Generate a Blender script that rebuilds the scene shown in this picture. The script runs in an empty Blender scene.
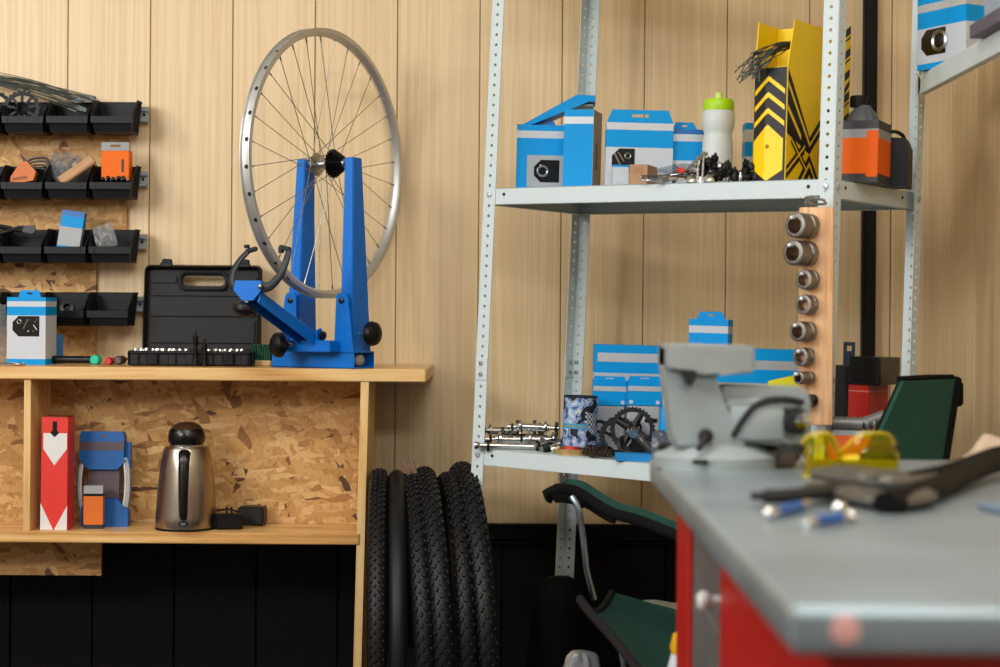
import bpy, bmesh, math, random
from math import sin, cos, pi, radians, sqrt
from mathutils import Vector, Matrix
random.seed(7)
C = bpy.context.scene.collection
T = Matrix.Translation
def RX(a): return Matrix.Rotation(a, 4, 'X')
def RY(a): return Matrix.Rotation(a, 4, 'Y')
def RZ(a): return Matrix.Rotation(a, 4, 'Z')
I4 = Matrix.Identity(4)

# ---------------------------------------------------------------- camera model
F = 1700.0; CX = 510.0; CY = 311.0; ROLL = 0.0075; CAMZ = 1.08
def P(px, py, D):
    u = (px - CX) / F; v = (CY - py) / F
    return Vector((D * (u * cos(ROLL) - v * sin(ROLL)), D, CAMZ + D * (u * sin(ROLL) + v * cos(ROLL))))
def proj(p):
    X, D, Z = p[0], p[1], p[2] - CAMZ
    u = X * cos(ROLL) + Z * sin(ROLL); v = -X * sin(ROLL) + Z * cos(ROLL)
    return CX + F * u / D, CY - F * v / D
def S(px, D): return px * D / F

# ---------------------------------------------------------------- materials
def lin(c):
    return tuple((x / 12.92 if x <= .04045 else ((x + .055) / 1.055) ** 2.4) for x in c)
def hexc(h):
    return lin(tuple(int(h[i:i + 2], 16) / 255 for i in (0, 2, 4)))
MATS = {}
def mat(name, hx, rough=.5, metal=0., var=.08, scale=30., bump=0., trans=0., alpha=1., coat=0., spec=.5, ior=1.45, bscale=None):
    if name in MATS: return MATS[name]
    m = bpy.data.materials.new(name); m.use_nodes = True
    nt = m.node_tree; b = nt.nodes['Principled BSDF']
    col = hexc(hx)
    tc = nt.nodes.new('ShaderNodeTexCoord')
    nz = nt.nodes.new('ShaderNodeTexNoise'); nz.inputs['Scale'].default_value = scale; nz.inputs['Detail'].default_value = 4
    nt.links.new(tc.outputs['Object'], nz.inputs['Vector'])
    mx = nt.nodes.new('ShaderNodeMix'); mx.data_type = 'RGBA'
    mx.inputs[6].default_value = tuple(c * (1 - var) for c in col) + (1,)
    mx.inputs[7].default_value = tuple(min(1, c * (1 + var)) for c in col) + (1,)
    nt.links.new(nz.outputs['Fac'], mx.inputs[0]); nt.links.new(mx.outputs[2], b.inputs['Base Color'])
    mr = nt.nodes.new('ShaderNodeMapRange'); mr.inputs[3].default_value = max(.02, rough - .06); mr.inputs[4].default_value = min(1, rough + .06)
    nt.links.new(nz.outputs['Fac'], mr.inputs[0]); nt.links.new(mr.outputs[0], b.inputs['Roughness'])
    b.inputs['Metallic'].default_value = metal
    b.inputs['Transmission Weight'].default_value = trans
    b.inputs['Alpha'].default_value = alpha
    b.inputs['Coat Weight'].default_value = coat
    b.inputs['Specular IOR Level'].default_value = spec
    b.inputs['IOR'].default_value = ior
    if bump:
        n2 = nt.nodes.new('ShaderNodeTexNoise'); n2.inputs['Scale'].default_value = bscale or scale * 4; n2.inputs['Detail'].default_value = 3
        nt.links.new(tc.outputs['Object'], n2.inputs['Vector'])
        bp = nt.nodes.new('ShaderNodeBump'); bp.inputs['Strength'].default_value = bump; bp.inputs['Distance'].default_value = .002
        nt.links.new(n2.outputs['Fac'], bp.inputs['Height']); nt.links.new(bp.outputs['Normal'], b.inputs['Normal'])
    MATS[name] = m; return m

def wood(name, cols, axis='Z', stretch=(60, 60, 2.2), panel=None, rough=.45, knots=False, contrast=.7, coat=0.):
    """procedural grain: noise squeezed across the fibre, optional per-plank tone"""
    if name in MATS: return MATS[name]
    m = bpy.data.materials.new(name); m.use_nodes = True
    nt = m.node_tree; N = nt.nodes; L = nt.links; b = N['Principled BSDF']
    tc = N.new('ShaderNodeTexCoord')
    mp = N.new('ShaderNodeMapping')
    s = {'Z': (stretch[0], stretch[1], stretch[2]), 'X': (stretch[2], stretch[0], stretch[1]), 'Y': (stretch[0], stretch[2], stretch[1])}[axis]
    mp.inputs['Scale'].default_value = s
    L.new(tc.outputs['Object'], mp.inputs['Vector'])
    vec = mp.outputs['Vector']
    rnd = None
    if panel:
        sx = N.new('ShaderNodeSeparateXYZ'); L.new(tc.outputs['Object'], sx.inputs[0])
        ad = N.new('ShaderNodeMath'); ad.operation = 'ADD'; ad.inputs[1].default_value = panel[1]
        L.new(sx.outputs[panel[2]], ad.inputs[0])
        dv = N.new('ShaderNodeMath'); dv.operation = 'DIVIDE'; dv.inputs[1].default_value = panel[0]; L.new(ad.outputs[0], dv.inputs[0])
        fl = N.new('ShaderNodeMath'); fl.operation = 'FLOOR'; L.new(dv.outputs[0], fl.inputs[0])
        wn = N.new('ShaderNodeTexWhiteNoise'); wn.noise_dimensions = '1D'; L.new(fl.outputs[0], wn.inputs['W'])
        rnd = wn.outputs['Value']
        va = N.new('ShaderNodeVectorMath'); va.operation = 'MULTIPLY_ADD'; va.inputs[1].default_value = (1, 1, 1)
        L.new(mp.outputs['Vector'], va.inputs[0])
        sc = N.new('ShaderNodeVectorMath'); sc.operation = 'SCALE'; sc.inputs['Scale'].default_value = 37.
        L.new(wn.outputs['Color'], sc.inputs[0]); L.new(sc.outputs[0], va.inputs[2])
        vec = va.outputs[0]
    n1 = N.new('ShaderNodeTexNoise'); n1.inputs['Scale'].default_value = 1; n1.inputs['Detail'].default_value = 6; n1.inputs['Roughness'].default_value = .62; n1.inputs['Distortion'].default_value = .6
    L.new(vec, n1.inputs['Vector'])
    m2 = N.new('ShaderNodeVectorMath'); m2.operation = 'SCALE'; m2.inputs['Scale'].default_value = .17; L.new(vec, m2.inputs[0])
    n2 = N.new('ShaderNodeTexNoise'); n2.inputs['Scale'].default_value = 1; n2.inputs['Detail'].default_value = 2; n2.inputs['Distortion'].default_value = 1.2
    L.new(m2.outputs[0], n2.inputs['Vector'])
    # broad cathedral figure
    sn = N.new('ShaderNodeMath'); sn.operation = 'MULTIPLY'; sn.inputs[1].default_value = 30; L.new(n2.outputs['Fac'], sn.inputs[0])
    s2 = N.new('ShaderNodeMath'); s2.operation = 'SINE'; L.new(sn.outputs[0], s2.inputs[0])
    s3 = N.new('ShaderNodeMath'); s3.operation = 'MULTIPLY_ADD'; s3.inputs[1].default_value = .13 * contrast / .7; s3.inputs[2].default_value = 0; L.new(s2.outputs[0], s3.inputs[0])
    a = N.new('ShaderNodeMath'); a.operation = 'ADD'; L.new(n1.outputs['Fac'], a.inputs[0]); L.new(s3.outputs[0], a.inputs[1])
    if rnd:
        r2 = N.new('ShaderNodeMath'); r2.operation = 'MULTIPLY_ADD'; r2.inputs[1].default_value = .16; r2.inputs[2].default_value = -.08; L.new(rnd, r2.inputs[0])
        a2 = N.new('ShaderNodeMath'); a2.operation = 'ADD'; L.new(a.outputs[0], a2.inputs[0]); L.new(r2.outputs[0], a2.inputs[1]); a = a2
    cr = N.new('ShaderNodeValToRGB'); e = cr.color_ramp.elements
    e[0].position = .5 - contrast * .35; e[0].color = hexc(cols[0]) + (1,)
    e[1].position = .5 + contrast * .35; e[1].color = hexc(cols[2]) + (1,)
    md = e.new(.5); md.color = hexc(cols[1]) + (1,)
    L.new(a.outputs[0], cr.inputs[0])
    out = cr.outputs[0]
    if knots:
        mk = N.new('ShaderNodeMapping'); ks = {'Z': (9, 9, 3.2), 'X': (3.2, 9, 9), 'Y': (9, 3.2, 9)}[axis]; mk.inputs['Scale'].default_value = ks
        L.new(tc.outputs['Object'], mk.inputs['Vector'])
        vo = N.new('ShaderNodeTexVoronoi'); vo.inputs['Scale'].default_value = 1; L.new(mk.outputs[0], vo.inputs['Vector'])
        kr = N.new('ShaderNodeMapRange'); kr.inputs[1].default_value = .04; kr.inputs[2].default_value = .17; kr.inputs[3].default_value = .75; kr.inputs[4].default_value = 0
        L.new(vo.outputs['Distance'], kr.inputs[0])
        mxk = N.new('ShaderNodeMix'); mxk.data_type = 'RGBA'; L.new(kr.outputs[0], mxk.inputs[0]); L.new(out, mxk.inputs[6]); mxk.inputs[7].default_value = hexc('8a4a22') + (1,)
        out = mxk.outputs[2]
    L.new(out, b.inputs['Base Color'])
    b.inputs['Roughness'].default_value = rough; b.inputs['Coat Weight'].default_value = coat; b.inputs['Coat Roughness'].default_value = .25
    bp = N.new('ShaderNodeBump'); bp.inputs['Strength'].default_value = .05; bp.inputs['Distance'].default_value = .001
    L.new(n1.outputs['Fac'], bp.inputs['Height']); L.new(bp.outputs[0], b.inputs['Normal'])
    MATS[name] = m; return m

def osb(name, off=0.):
    if name in MATS: return MATS[name]
    m = bpy.data.materials.new(name); m.use_nodes = True
    nt = m.node_tree; N = nt.nodes; L = nt.links; b = N['Principled BSDF']
    tc = N.new('ShaderNodeTexCoord')
    dn = N.new('ShaderNodeTexNoise'); dn.inputs['Scale'].default_value = 14; dn.inputs['Detail'].default_value = 3
    L.new(tc.outputs['Object'], dn.inputs['Vector'])
    ds = N.new('ShaderNodeVectorMath'); ds.operation = 'MULTIPLY_ADD'; ds.inputs[1].default_value = (.035, .035, .035); L.new(dn.outputs['Color'], ds.inputs[0]); L.new(tc.outputs['Object'], ds.inputs[2])
    cols = None
    for i, (ang, sl, sw) in enumerate([(12, 13, 60), (-38, 14, 52), (63, 15, 60), (-8, 16, 70), (105, 15, 56), (28, 17, 64), (-62, 15, 66), (3, 18, 80)]):
        mp = N.new('ShaderNodeMapping'); mp.inputs['Rotation'].default_value = (0, radians(ang), 0)
        mp.inputs['Location'].default_value = (off + i * 1.7, 0, i * .9); mp.vector_type = 'POINT'
        L.new(ds.outputs[0], mp.inputs['Vector'])
        sc = N.new('ShaderNodeVectorMath'); sc.operation = 'MULTIPLY'; sc.inputs[1].default_value = (sl, 1, sw); L.new(mp.outputs[0], sc.inputs[0])
        vo = N.new('ShaderNodeTexVoronoi'); vo.inputs['Scale'].default_value = 1; vo.inputs['Randomness'].default_value = 1; L.new(sc.outputs[0], vo.inputs['Vector'])
        sp = N.new('ShaderNodeSeparateColor'); L.new(vo.outputs['Color'], sp.inputs[0])
        cr = N.new('ShaderNodeValToRGB'); e = cr.color_ramp.elements
        stops = [(0., '50311a'), (.045, '845527'), (.10, 'ac7c42'), (.4, 'bd8f50'), (.75, 'ca9c60'), (1., 'd8b078')]
        e[0].position = 0; e[0].color = hexc(stops[0][1]) + (1,); e[1].position = 1; e[1].color = hexc(stops[-1][1]) + (1,)
        for p_, h_ in stops[1:-1]:
            q = e.new(p_); q.color = hexc(h_) + (1,)
        L.new(sp.outputs[0], cr.inputs[0])
        if cols is None: cols = cr.outputs[0]
        else:
            gt = N.new('ShaderNodeMath'); gt.operation = 'GREATER_THAN'; gt.inputs[1].default_value = .6; L.new(sp.outputs[1], gt.inputs[0])
            mx = N.new('ShaderNodeMix'); mx.data_type = 'RGBA'; L.new(gt.outputs[0], mx.inputs[0]); L.new(cols, mx.inputs[6]); L.new(cr.outputs[0], mx.inputs[7]); cols = mx.outputs[2]
    # fine fibres and dark specks
    fn = N.new('ShaderNodeTexNoise'); fn.inputs['Scale'].default_value = 120; fn.inputs['Detail'].default_value = 4; L.new(tc.outputs['Object'], fn.inputs['Vector'])
    fr = N.new('ShaderNodeMapRange'); fr.inputs[1].default_value = .3; fr.inputs[2].default_value = .46; fr.inputs[3].default_value = .72; fr.inputs[4].default_value = 1.; L.new(fn.outputs['Fac'], fr.inputs[0])
    mu = N.new('ShaderNodeMix'); mu.data_type = 'RGBA'; mu.blend_type = 'MULTIPLY'; mu.inputs[0].default_value = 1
    L.new(cols, mu.inputs[6]); L.new(fr.outputs[0], mu.inputs[7])
    L.new(mu.outputs[2], b.inputs['Base Color']); b.inputs['Roughness'].default_value = .6
    bp = N.new('ShaderNodeBump'); bp.inputs['Strength'].default_value = .3; bp.inputs['Distance'].default_value = .002
    L.new(fn.outputs['Fac'], bp.inputs['Height']); L.new(bp.outputs[0], b.inputs['Normal'])
    MATS[name] = m; return m

# ---------------------------------------------------------------- mesh builder
class MB:
    def __init__(s): s.bm = bmesh.new()
    def add(s, vs, fs, m=0, M=None):
        bv = [s.bm.verts.new((M @ Vector(v)) if M is not None else v) for v in vs]
        for i, f in enumerate(fs):
            try:
                fc = s.bm.faces.new([bv[k] for k in f]); fc.material_index = m[i] if isinstance(m, (list, tuple)) else m
            except ValueError: pass
        return s
    def box(s, c, sz, m=0, bev=0., M=None, R=None, seg=1):
        t = bmesh.new(); bmesh.ops.create_cube(t, size=1)
        for v in t.verts: v.co = Vector((v.co.x * sz[0], v.co.y * sz[1], v.co.z * sz[2]))
        if bev: bmesh.ops.bevel(t, geom=list(t.edges), offset=min(bev, min(sz) * .45), segments=seg, profile=.5, affect='EDGES')
        t.verts.index_update()
        X = T(Vector(c)) @ (R if R is not None else I4)
        if M is not None: X = M @ X
        s.add([v.co.copy() for v in t.verts], [[v.index for v in f.verts] for f in t.faces], m, X); t.free(); return s
    def tube(s, pts, r, n=8, m=0, closed=False, M=None, flat=None, caps=True):
        pts = [Vector(p) for p in pts]; k = len(pts)
        rs = r if isinstance(r, (list, tuple)) else [r] * k
        vs = []; fs = []
        up = None
        for i in range(k):
            a = pts[i - 1] if (i > 0 or closed) else pts[i]; b = pts[(i + 1) % k] if (i < k - 1 or closed) else pts[i]
            t = (b - a).normalized() if (b - a).length > 1e-9 else Vector((0, 0, 1))
            if up is None:
                up = Vector((0, 0, 1)) if abs(t.z) < .9 else Vector((0, 1, 0))
            u = (up - t * up.dot(t)).normalized(); w = t.cross(u); up = u
            for j in range(n):
                an = 2 * pi * j / n
                vs.append(pts[i] + u * cos(an) * rs[i] * (flat[0] if flat else 1) + w * sin(an) * rs[i] * (flat[1] if flat else 1))
        q = k if closed else k - 1
        for i in range(q):
            i2 = (i + 1) % k
            for j in range(n):
                j2 = (j + 1) % n
                fs.append((i * n + j, i * n + j2, i2 * n + j2, i2 * n + j))
        if not closed and caps:
            fs.append(tuple(range(n - 1, -1, -1))); fs.append(tuple((k - 1) * n + j for j in range(n)))
        return s.add(vs, fs, m, M)
    def cyl(s, a, b, r, r2=None, n=16, m=0, M=None):
        return s.tube([a, b], [r, r if r2 is None else r2], n, m, M=M)
    def lathe(s, prof, n=32, m=0, M=None, closed=False):
        """profile of (r,z); revolve about z. m: int or per-segment list"""
        vs = []; fs = []; ms = []
        k = len(prof)
        for (r, z) in prof:
            for j in range(n):
                a = 2 * pi * j / n; vs.append((max(r, 1e-5) * cos(a), max(r, 1e-5) * sin(a), z))
        q = k if closed else k - 1
        for i in range(q):
            i2 = (i + 1) % k
            for j in range(n):
                j2 = (j + 1) % n
                fs.append((i * n + j, i * n + j2, i2 * n + j2, i2 * n + j))
                mm = m(i, j) if callable(m) else (m[i] if isinstance(m, (list, tuple)) else m); ms.append(mm)
        if not closed:
            fs.append(tuple(range(n - 1, -1, -1))); ms.append(ms[0]); fs.append(tuple((k - 1) * n + j for j in range(n))); ms.append(ms[-2])
        return s.add(vs, fs, ms, M)
    def prism(s, poly, y0, y1, m=0, M=None, bev=0.):
        """polygon in x,z extruded along y"""
        n = len(poly)
        ar = sum(poly[i][0] * poly[(i + 1) % n][1] - poly[(i + 1) % n][0] * poly[i][1] for i in range(n))
        if ar < 0: poly = poly[::-1]
        vs = [(x, y0, z) for x, z in poly] + [(x, y1, z) for x, z in poly]
        fs = [tuple(range(n)), tuple(range(2 * n - 1, n - 1, -1))]
        for i in range(n):
            j = (i + 1) % n; fs.append((i, n + i, n + j, j))
        return s.add(vs, fs, m, M)
    def sphere(s, c, r, n=16, k=10, m=0, M=None):
        r = r if isinstance(r, (list, tuple)) else (r, r, r)
        prof = [(sin(pi * i / k), -cos(pi * i / k)) for i in range(k + 1)]
        X = T(Vector(c)) @ Matrix.Diagonal((r[0], r[1], r[2], 1))
        if M is not None: X = M @ X
        return s.lathe(prof, n, m, X)
    def grid(s, fn, nu, nv, m=0, M=None, thick=0.):
        vs = [fn(i / nu, j / nv) for i in range(nu + 1) for j in range(nv + 1)]
        fs = [(i * (nv + 1) + j, (i + 1) * (nv + 1) + j, (i + 1) * (nv + 1) + j + 1, i * (nv + 1) + j + 1) for i in range(nu) for j in range(nv)]
        if thick:
            t = bmesh.new(); bv = [t.verts.new(v) for v in vs]
            for f in fs: t.faces.new([bv[k] for k in f])
            bmesh.ops.recalc_face_normals(t, faces=t.faces)
            bmesh.ops.solidify(t, geom=list(t.faces), thickness=thick)
            t.verts.index_update()
            vs = [v.co.copy() for v in t.verts]; fs = [[v.index for v in f.verts] for f in t.faces]; t.free()
        return s.add(vs, fs, m, M)
    def solidify(s, th):
        bmesh.ops.recalc_face_normals(s.bm, faces=s.bm.faces); bmesh.ops.solidify(s.bm, geom=list(s.bm.faces), thickness=th); return s
    def weld(s, d=1e-5): bmesh.ops.remove_doubles(s.bm, verts=s.bm.verts, dist=d); return s
    def obj(s, name, mats, parent=None, M=None, smooth=35, recalc=True):
        if recalc: bmesh.ops.recalc_face_normals(s.bm, faces=s.bm.faces)
        me = bpy.data.meshes.new(name); s.bm.to_mesh(me); s.bm.free()
        for mm in (mats if isinstance(mats, (list, tuple)) else [mats]): me.materials.append(mm)
        if smooth:
            for p in me.polygons: p.use_smooth = True
            me.set_sharp_from_angle(angle=radians(smooth))
        o = bpy.data.objects.new(name, me); C.objects.link(o)
        if parent is not None: o.parent = parent
        if M is not None: o.matrix_local = M
        return o

def tag(o, label, cat, group=None, kind=None):
    o['label'] = label; o['category'] = cat
    if group: o['group'] = group
    if kind: o['kind'] = kind
    return o
def struct(o): o['kind'] = 'structure'; return o
def thing(name, label, cat, M, group=None):
    o = bpy.data.objects.new(name, None); C.objects.link(o); o.empty_display_size = .05
    o.matrix_local = M
    return tag(o, label, cat, group)
def dup(root, M, label=None, group=None):
    r = root.copy(); C.objects.link(r); r.matrix_local = M
    if label: r['label'] = label
    if group: r['group'] = group
    for ch in list(root.children):
        c = ch.copy(); C.objects.link(c); c.parent = r
        for g in ch.children:
            d = g.copy(); C.objects.link(d); d.parent = c
    return r
def arc(cx, cz, r, a0, a1, n):
    return [(cx + r * cos(a0 + (a1 - a0) * i / n), cz + r * sin(a0 + (a1 - a0) * i / n)) for i in range(n + 1)]
def rrect(x0, z0, x1, z1, r, n=4):
    return arc(x1 - r, z0 + r, r, -pi / 2, 0, n) + arc(x1 - r, z1 - r, r, 0, pi / 2, n) + arc(x0 + r, z1 - r, r, pi / 2, pi, n) + arc(x0 + r, z0 + r, r, pi, 1.5 * pi, n)
def catmull(pts, n=6):
    pts = [Vector(p) for p in pts]; out = []
    for i in range(len(pts) - 1):
        p0 = pts[max(i - 1, 0)]; p1 = pts[i]; p2 = pts[i + 1]; p3 = pts[min(i + 2, len(pts) - 1)]
        for k in range(n):
            t = k / n
            out.append(.5 * ((2 * p1) + (p2 - p0) * t + (2 * p0 - 5 * p1 + 4 * p2 - p3) * t * t + (3 * p1 - p0 - 3 * p2 + p3) * t ** 3))
    out.append(pts[-1]); return out

# ---------------------------------------------------------------- palette
BLUE = mat('blue card', '0090d4', .45, var=.03, spec=.2)
DBLUE = mat('deep blue card', '0062ac', .42, var=.04)
WHITEC = mat('pale card', 'bcc4cc', .45, var=.03)
GREYC = mat('grey card', '9fa3a6', .5, var=.04)
SILV = mat('silver stripe', 'b9bdc0', .4, metal=.25, var=.03)
BLACK = mat('black plastic', '070708', .4, var=.15, spec=.35)
BINB = mat('bin plastic', '080b11', .5, var=.12, bump=.08, spec=.35)
CASEB = mat('case plastic', '0b0c0e', .6, var=.12, bump=.25, bscale=420)
RUB = mat('rubber', '08090b', .5, var=.2, spec=.4)
STEEL = mat('steel', 'b4b4b2', .28, 1., var=.06)
CHROME = mat('chrome', 'd0d0d0', .12, 1., var=.04)
DSTEEL = mat('dark steel', '3a3a3a', .35, 1., var=.12)
ZINC = mat('galvanised rail', 'b4babd', .4, .55, var=.08)
RACK = mat('powder coated rack steel', 'c6d3d5', .5, var=.03, scale=14)
ORANGE = mat('orange card', 'e86a08', .5, var=.05, spec=.2)
RED = mat('red card', 'd8362c', .42, var=.05)
GOLD = mat('gold tape', 'c2a468', .3, .6, var=.05)
YEL = mat('yellow card', 'f6cf04', .4, var=.04)
TBLUE = mat('blue enamel', '006cca', .4, var=.03, coat=.08, spec=.3)
KRAFT = mat('kraft card', 'a5805c', .7, var=.08)
GREENF = mat('green canvas', '0c4237', .85, var=.15, scale=60, bump=.2, bscale=900)
CLEARB = mat('clear bag film', 'b4b8ba', .2, var=.1, trans=.6, alpha=.45, bump=.9, bscale=60)
# ================================================================ ROOM
WALLY = 4.15; WX = 1.011; PW = .2012
WOODW = ['d4b888', 'ddc297', 'e5cca3']
WALLM = wood('laminate wall', WOODW, 'Z', (150, 150, 2.2), panel=(PW, PW * 40 + .078, 0), rough=.42, contrast=1.15)
WALLR = wood('laminate wall side', WOODW, 'Z', (150, 150, 2.2), panel=(.2135, .2135 * 40 - 3.912, 1), rough=.42, contrast=1.15)
DARKP = mat('black panelling', '0c090a', .5, var=.12, spec=.15)
FLOORM = mat('concrete floor', '4a4745', .7, var=.2, scale=5, bump=.2)
CEILM = mat('white ceiling', 'dcdcd8', .8, var=.02)
WALLP = mat('painted wall', 'cfc7b8', .8, var=.02)
def slabs(axis, fixed, a0, a1, z0, z1, pw, origin, gap=.0022, th=.012):
    """boards with v-grooves between, one mesh; backing sheet behind"""
    b = MB()
    k0 = math.floor((a0 - origin) / pw); k1 = math.ceil((a1 - origin) / pw)
    for k in range(k0, k1):
        p0 = max(a0, origin + k * pw) + gap / 2; p1 = min(a1, origin + (k + 1) * pw) - gap / 2
        if p1 - p0 < .004: continue
        c = (p0 + p1) / 2; w = p1 - p0
        if axis == 'x': b.box((c, fixed + th / 2, (z0 + z1) / 2), (w, th, z1 - z0), 0, .0012)
        else: b.box((fixed + th / 2, c, (z0 + z1) / 2), (th, w, z1 - z0), 0, .0012)
    c = (a0 + a1) / 2
    if axis == 'x': b.box((c, fixed + th + .02, (z0 + z1) / 2), (a1 - a0, .04, z1 - z0), 0)
    else: b.box((fixed + th + .02, c, (z0 + z1) / 2), (.04, a1 - a0, z1 - z0), 0)
    return b
ZW = CAMZ - .5175
struct(slabs('x', WALLY, -2.6, WX + .05, .0, 2.7, PW, -.078).obj('wall_back', WALLM))
struct(slabs('y', WX, -2.2, WALLY, 0, 2.7, .2135, 3.912).obj('wall_right', WALLR))
struct(MB().box((-2.64, 1., 1.35), (.08, 6.4, 2.7), 0).obj('wall_left', WALLP))
struct(MB().box((-.8, 1., -.05), (3.8, 6.5, .1), 0).obj('floor', FLOORM))
struct(MB().box((-.8, 1., 2.75), (3.8, 6.5, .1), 0).obj('ceiling', CEILM))
# dark wainscot with a cap ledge
b = slabs('x', WALLY - .016, -2.6, WX, 0, ZW - .04, PW * .99, WX - .03, .004, .01)
b.box(((WX - 2.6) / 2, WALLY - .012, ZW - .02), (WX + 2.6, .024, .04), 0, .003)
b.box(((WX - 2.6) / 2, WALLY - .016, ZW - .045), (WX + 2.6, .03, .006), 0, .002)
struct(b.obj('trim_1', DARKP))
x0 = P(861.5, 150, WALLY).x; x1 = P(875, 150, WALLY).x
b = MB().box(((x0 + x1) / 2, WALLY - .011, (ZW + 2.7) / 2), (x1 - x0, .022, 2.7 - ZW), 0, .002)
b.box(((x0 + x1) / 2, WALLY - .024, (ZW + 2.7) / 2), ((x1 - x0) * .62, .008, 2.7 - ZW), 0, .002)
struct(b.obj('trim_2', mat('black trim', '0d090b', .5, spec=.25)))

# ================================================================ PINE BENCH UNIT
BF = 3.78; BZ = CAMZ - .1315; LZ = BZ - .3665
PINE = wood('pine', ['b07a3e', 'd6a765', 'e6c48a'], 'X', (55, 55, 3), rough=.38, knots=True, contrast=.8, coat=.35)
PINEV = wood('pine upright', ['c09050', 'dcb475', 'e6c58c'], 'Z', (55, 55, 3), rough=.5, contrast=.8)
OSB1 = osb('strand board', 0.); OSB2 = osb('strand board scrap', 5.3)
bench = thing('shelf_bench', 'long pine bench top with open shelf below against the panelled wall', 'bench', T((-.9, BF, 0)))
Mi = T((.9, -BF, 0))
xr = P(425.9, 376, BF).x; XL = -2.0
BT = .0285
b = MB().box(((xr + XL) / 2, (BF + WALLY - .002) / 2, BZ - BT / 2), (xr - XL, WALLY - .002 - BF, BT), 0, .0025)
b.obj('bench_top', PINE, bench, Mi)
x0 = P(360.7, 400, BF + .004).x; pw_ = S(8, BF); ym = 3.985
b = MB(); zt = BZ - BT; sh = S(3.6, BF)
vs = []
for (z, dx) in ((0, -sh * 2.2), (zt, 0)):
    for (x, y) in ((x0, BF + .004), (x0 + pw_, BF + .004), (x0 + pw_, ym), (x0, ym)): vs.append((x + dx, y, z))
b.add(vs, [(0, 1, 2, 3), (7, 6, 5, 4), (0, 4, 5, 1), (1, 5, 6, 2), (2, 6, 7, 3), (3, 7, 4, 0)])
b.obj('upright', PINEV, bench, Mi)
dx0 = P(23.5, 450, BF + .006).x; dx1 = P(30.4, 450, BF + .006).x
MB().box(((dx0 + dx1) / 2, (BF + .006 + 3.955) / 2, (BZ - BT + LZ) / 2), (dx1 - dx0, 3.955 - BF - .006, BZ - BT - LZ), 0, .001).obj('divider', PINEV, bench, Mi)
MB().box(((x0 + XL) / 2, (BF + 3.955) / 2, LZ - .0125), (x0 - XL - .0005, 3.955 - BF, .025), 0, .002).obj('lower_shelf', PINE, bench, Mi)
MB().box((XL + .03, (BF + 3.955) / 2, zt / 2), (.03, 3.955 - BF, zt), 0, .002).obj('upright', PINEV, bench, Mi)
MB().box(((x0 + XL) / 2, 3.961, (zt + LZ - .025) / 2), (x0 - XL - .001, .011, zt - LZ + .024), 0).obj('back_panel', OSB1, bench, Mi)
xs = P(103, 560, 3.961).x; z1_ = P(50, 574, 3.961).z
MB().box(((xs + XL) / 2, 3.949, (LZ - .0255 + z1_) / 2), (xs - XL, .011, LZ - .0255 - z1_), 0).obj('lower_back_panel', OSB2, bench, Mi)

# strand boards behind the bin rails
xb = P(128, 180, WALLY).x; zt_ = P(60, 107, WALLY).z; zm_ = P(60, 255, WALLY).z
tag(MB().box(((xb + XL) / 2, WALLY - .006, (zt_ + zm_) / 2), (xb - XL, .011, zt_ - zm_), 0).obj('strand_board', osb('strand board wall', 2.1)),
    'upper strand board sheet on the wall behind the top three rows of black bins', 'board')
xb2 = P(97, 300, WALLY).x
tag(MB().box(((xb2 + XL) / 2, WALLY - .006, (zm_ - .001 + BZ) / 2), (xb2 - XL, .011, zm_ - .001 - BZ - .0005), 0).obj('strand_board', osb('strand board wall low', 3.7)),
    'lower, narrower strand board sheet on the wall behind the bottom row of bins', 'board')

# ================================================================ BINS
BD = 4.025; BINW = S(43.6, BD); BDEP = .092
def bin_mesh():
    w = BINW / 2; h = .079; l = .036; d = BDEP; i = .008
    # x across, y 0 front .. d back, z 0 bottom
    lb, rb, lt, rt = -w + i, w - i, -w, w
    def sx(z, s): return s * (w - i + i * z / h)
    fy = lambda z: .012 * (1 - z / l)
    b = MB()
    ym_ = d * .52
    L = []
    for s in (-1, 1):
        L.append([(sx(0, s), .012, 0), (sx(0, s), d, 0), (sx(h, s), d, h), (sx(h, s), ym_, h), (sx(l, s), 0, l)])
    vs = L[0] + L[1]
    b.add(vs, [(0, 1, 2, 3, 4), (5, 9, 8, 7, 6), (0, 5, 6, 1), (1, 6, 7, 2), (0, 4, 9, 5)])
    b.weld(); b.solidify(.0022)
    # front label lip, rim beads, side ribs
    b.prism([(-w * .96, l), (w * .96, l), (w * .93, l - .016), (-w * .93, l - .016)], -.004, .003)
    for s in (-1, 1):
        b.tube([(sx(l, s), -.001, l), (sx(h, s), ym_, h), (sx(h, s), d, h)], .0022, 6)
        for y in (.03, .045, .06, .075):
            zt2 = min(h, l + (h - l) * y / ym_) if y < ym_ else h
            b.tube([(sx(0, s) + s * .0012, y, .004), (sx(zt2, s) + s * .0012, y, zt2)], .0016, 5)
        b.box((s * w * .7, -.003, l - .008), (.0025, .004, .016), 0)
    b.tube([(-w, d - .001, h), (w, d - .001, h)], .002, 6)
    return b
BINM = MATS['bin plastic']
bin0 = None
rows = [  # front-rim y, bottom y, right x of the rightmost bin, words
    (116.5, 131.5, 133.5, 'top row'), (182, 197.5, 132.5, 'second row down'), (247, 262, 131.5, 'third row down'), (311, 326, 129.5, 'bottom row')]
what = [['holding black chainrings', 'under the loose grey spokes', 'at the right end, nearly empty'],
        ['with an orange hex key holder in it', 'under a wooden stick', 'with an orange hang box standing in it'],
        ['with dark pliers laid across it', 'with a slim blue and grey box standing in it', 'with a clear parts bag leaning in it'],
        ['behind the blue and white carton', 'holding a small metal ring', 'standing empty at the right end']]
BINPOS = {}
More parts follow.
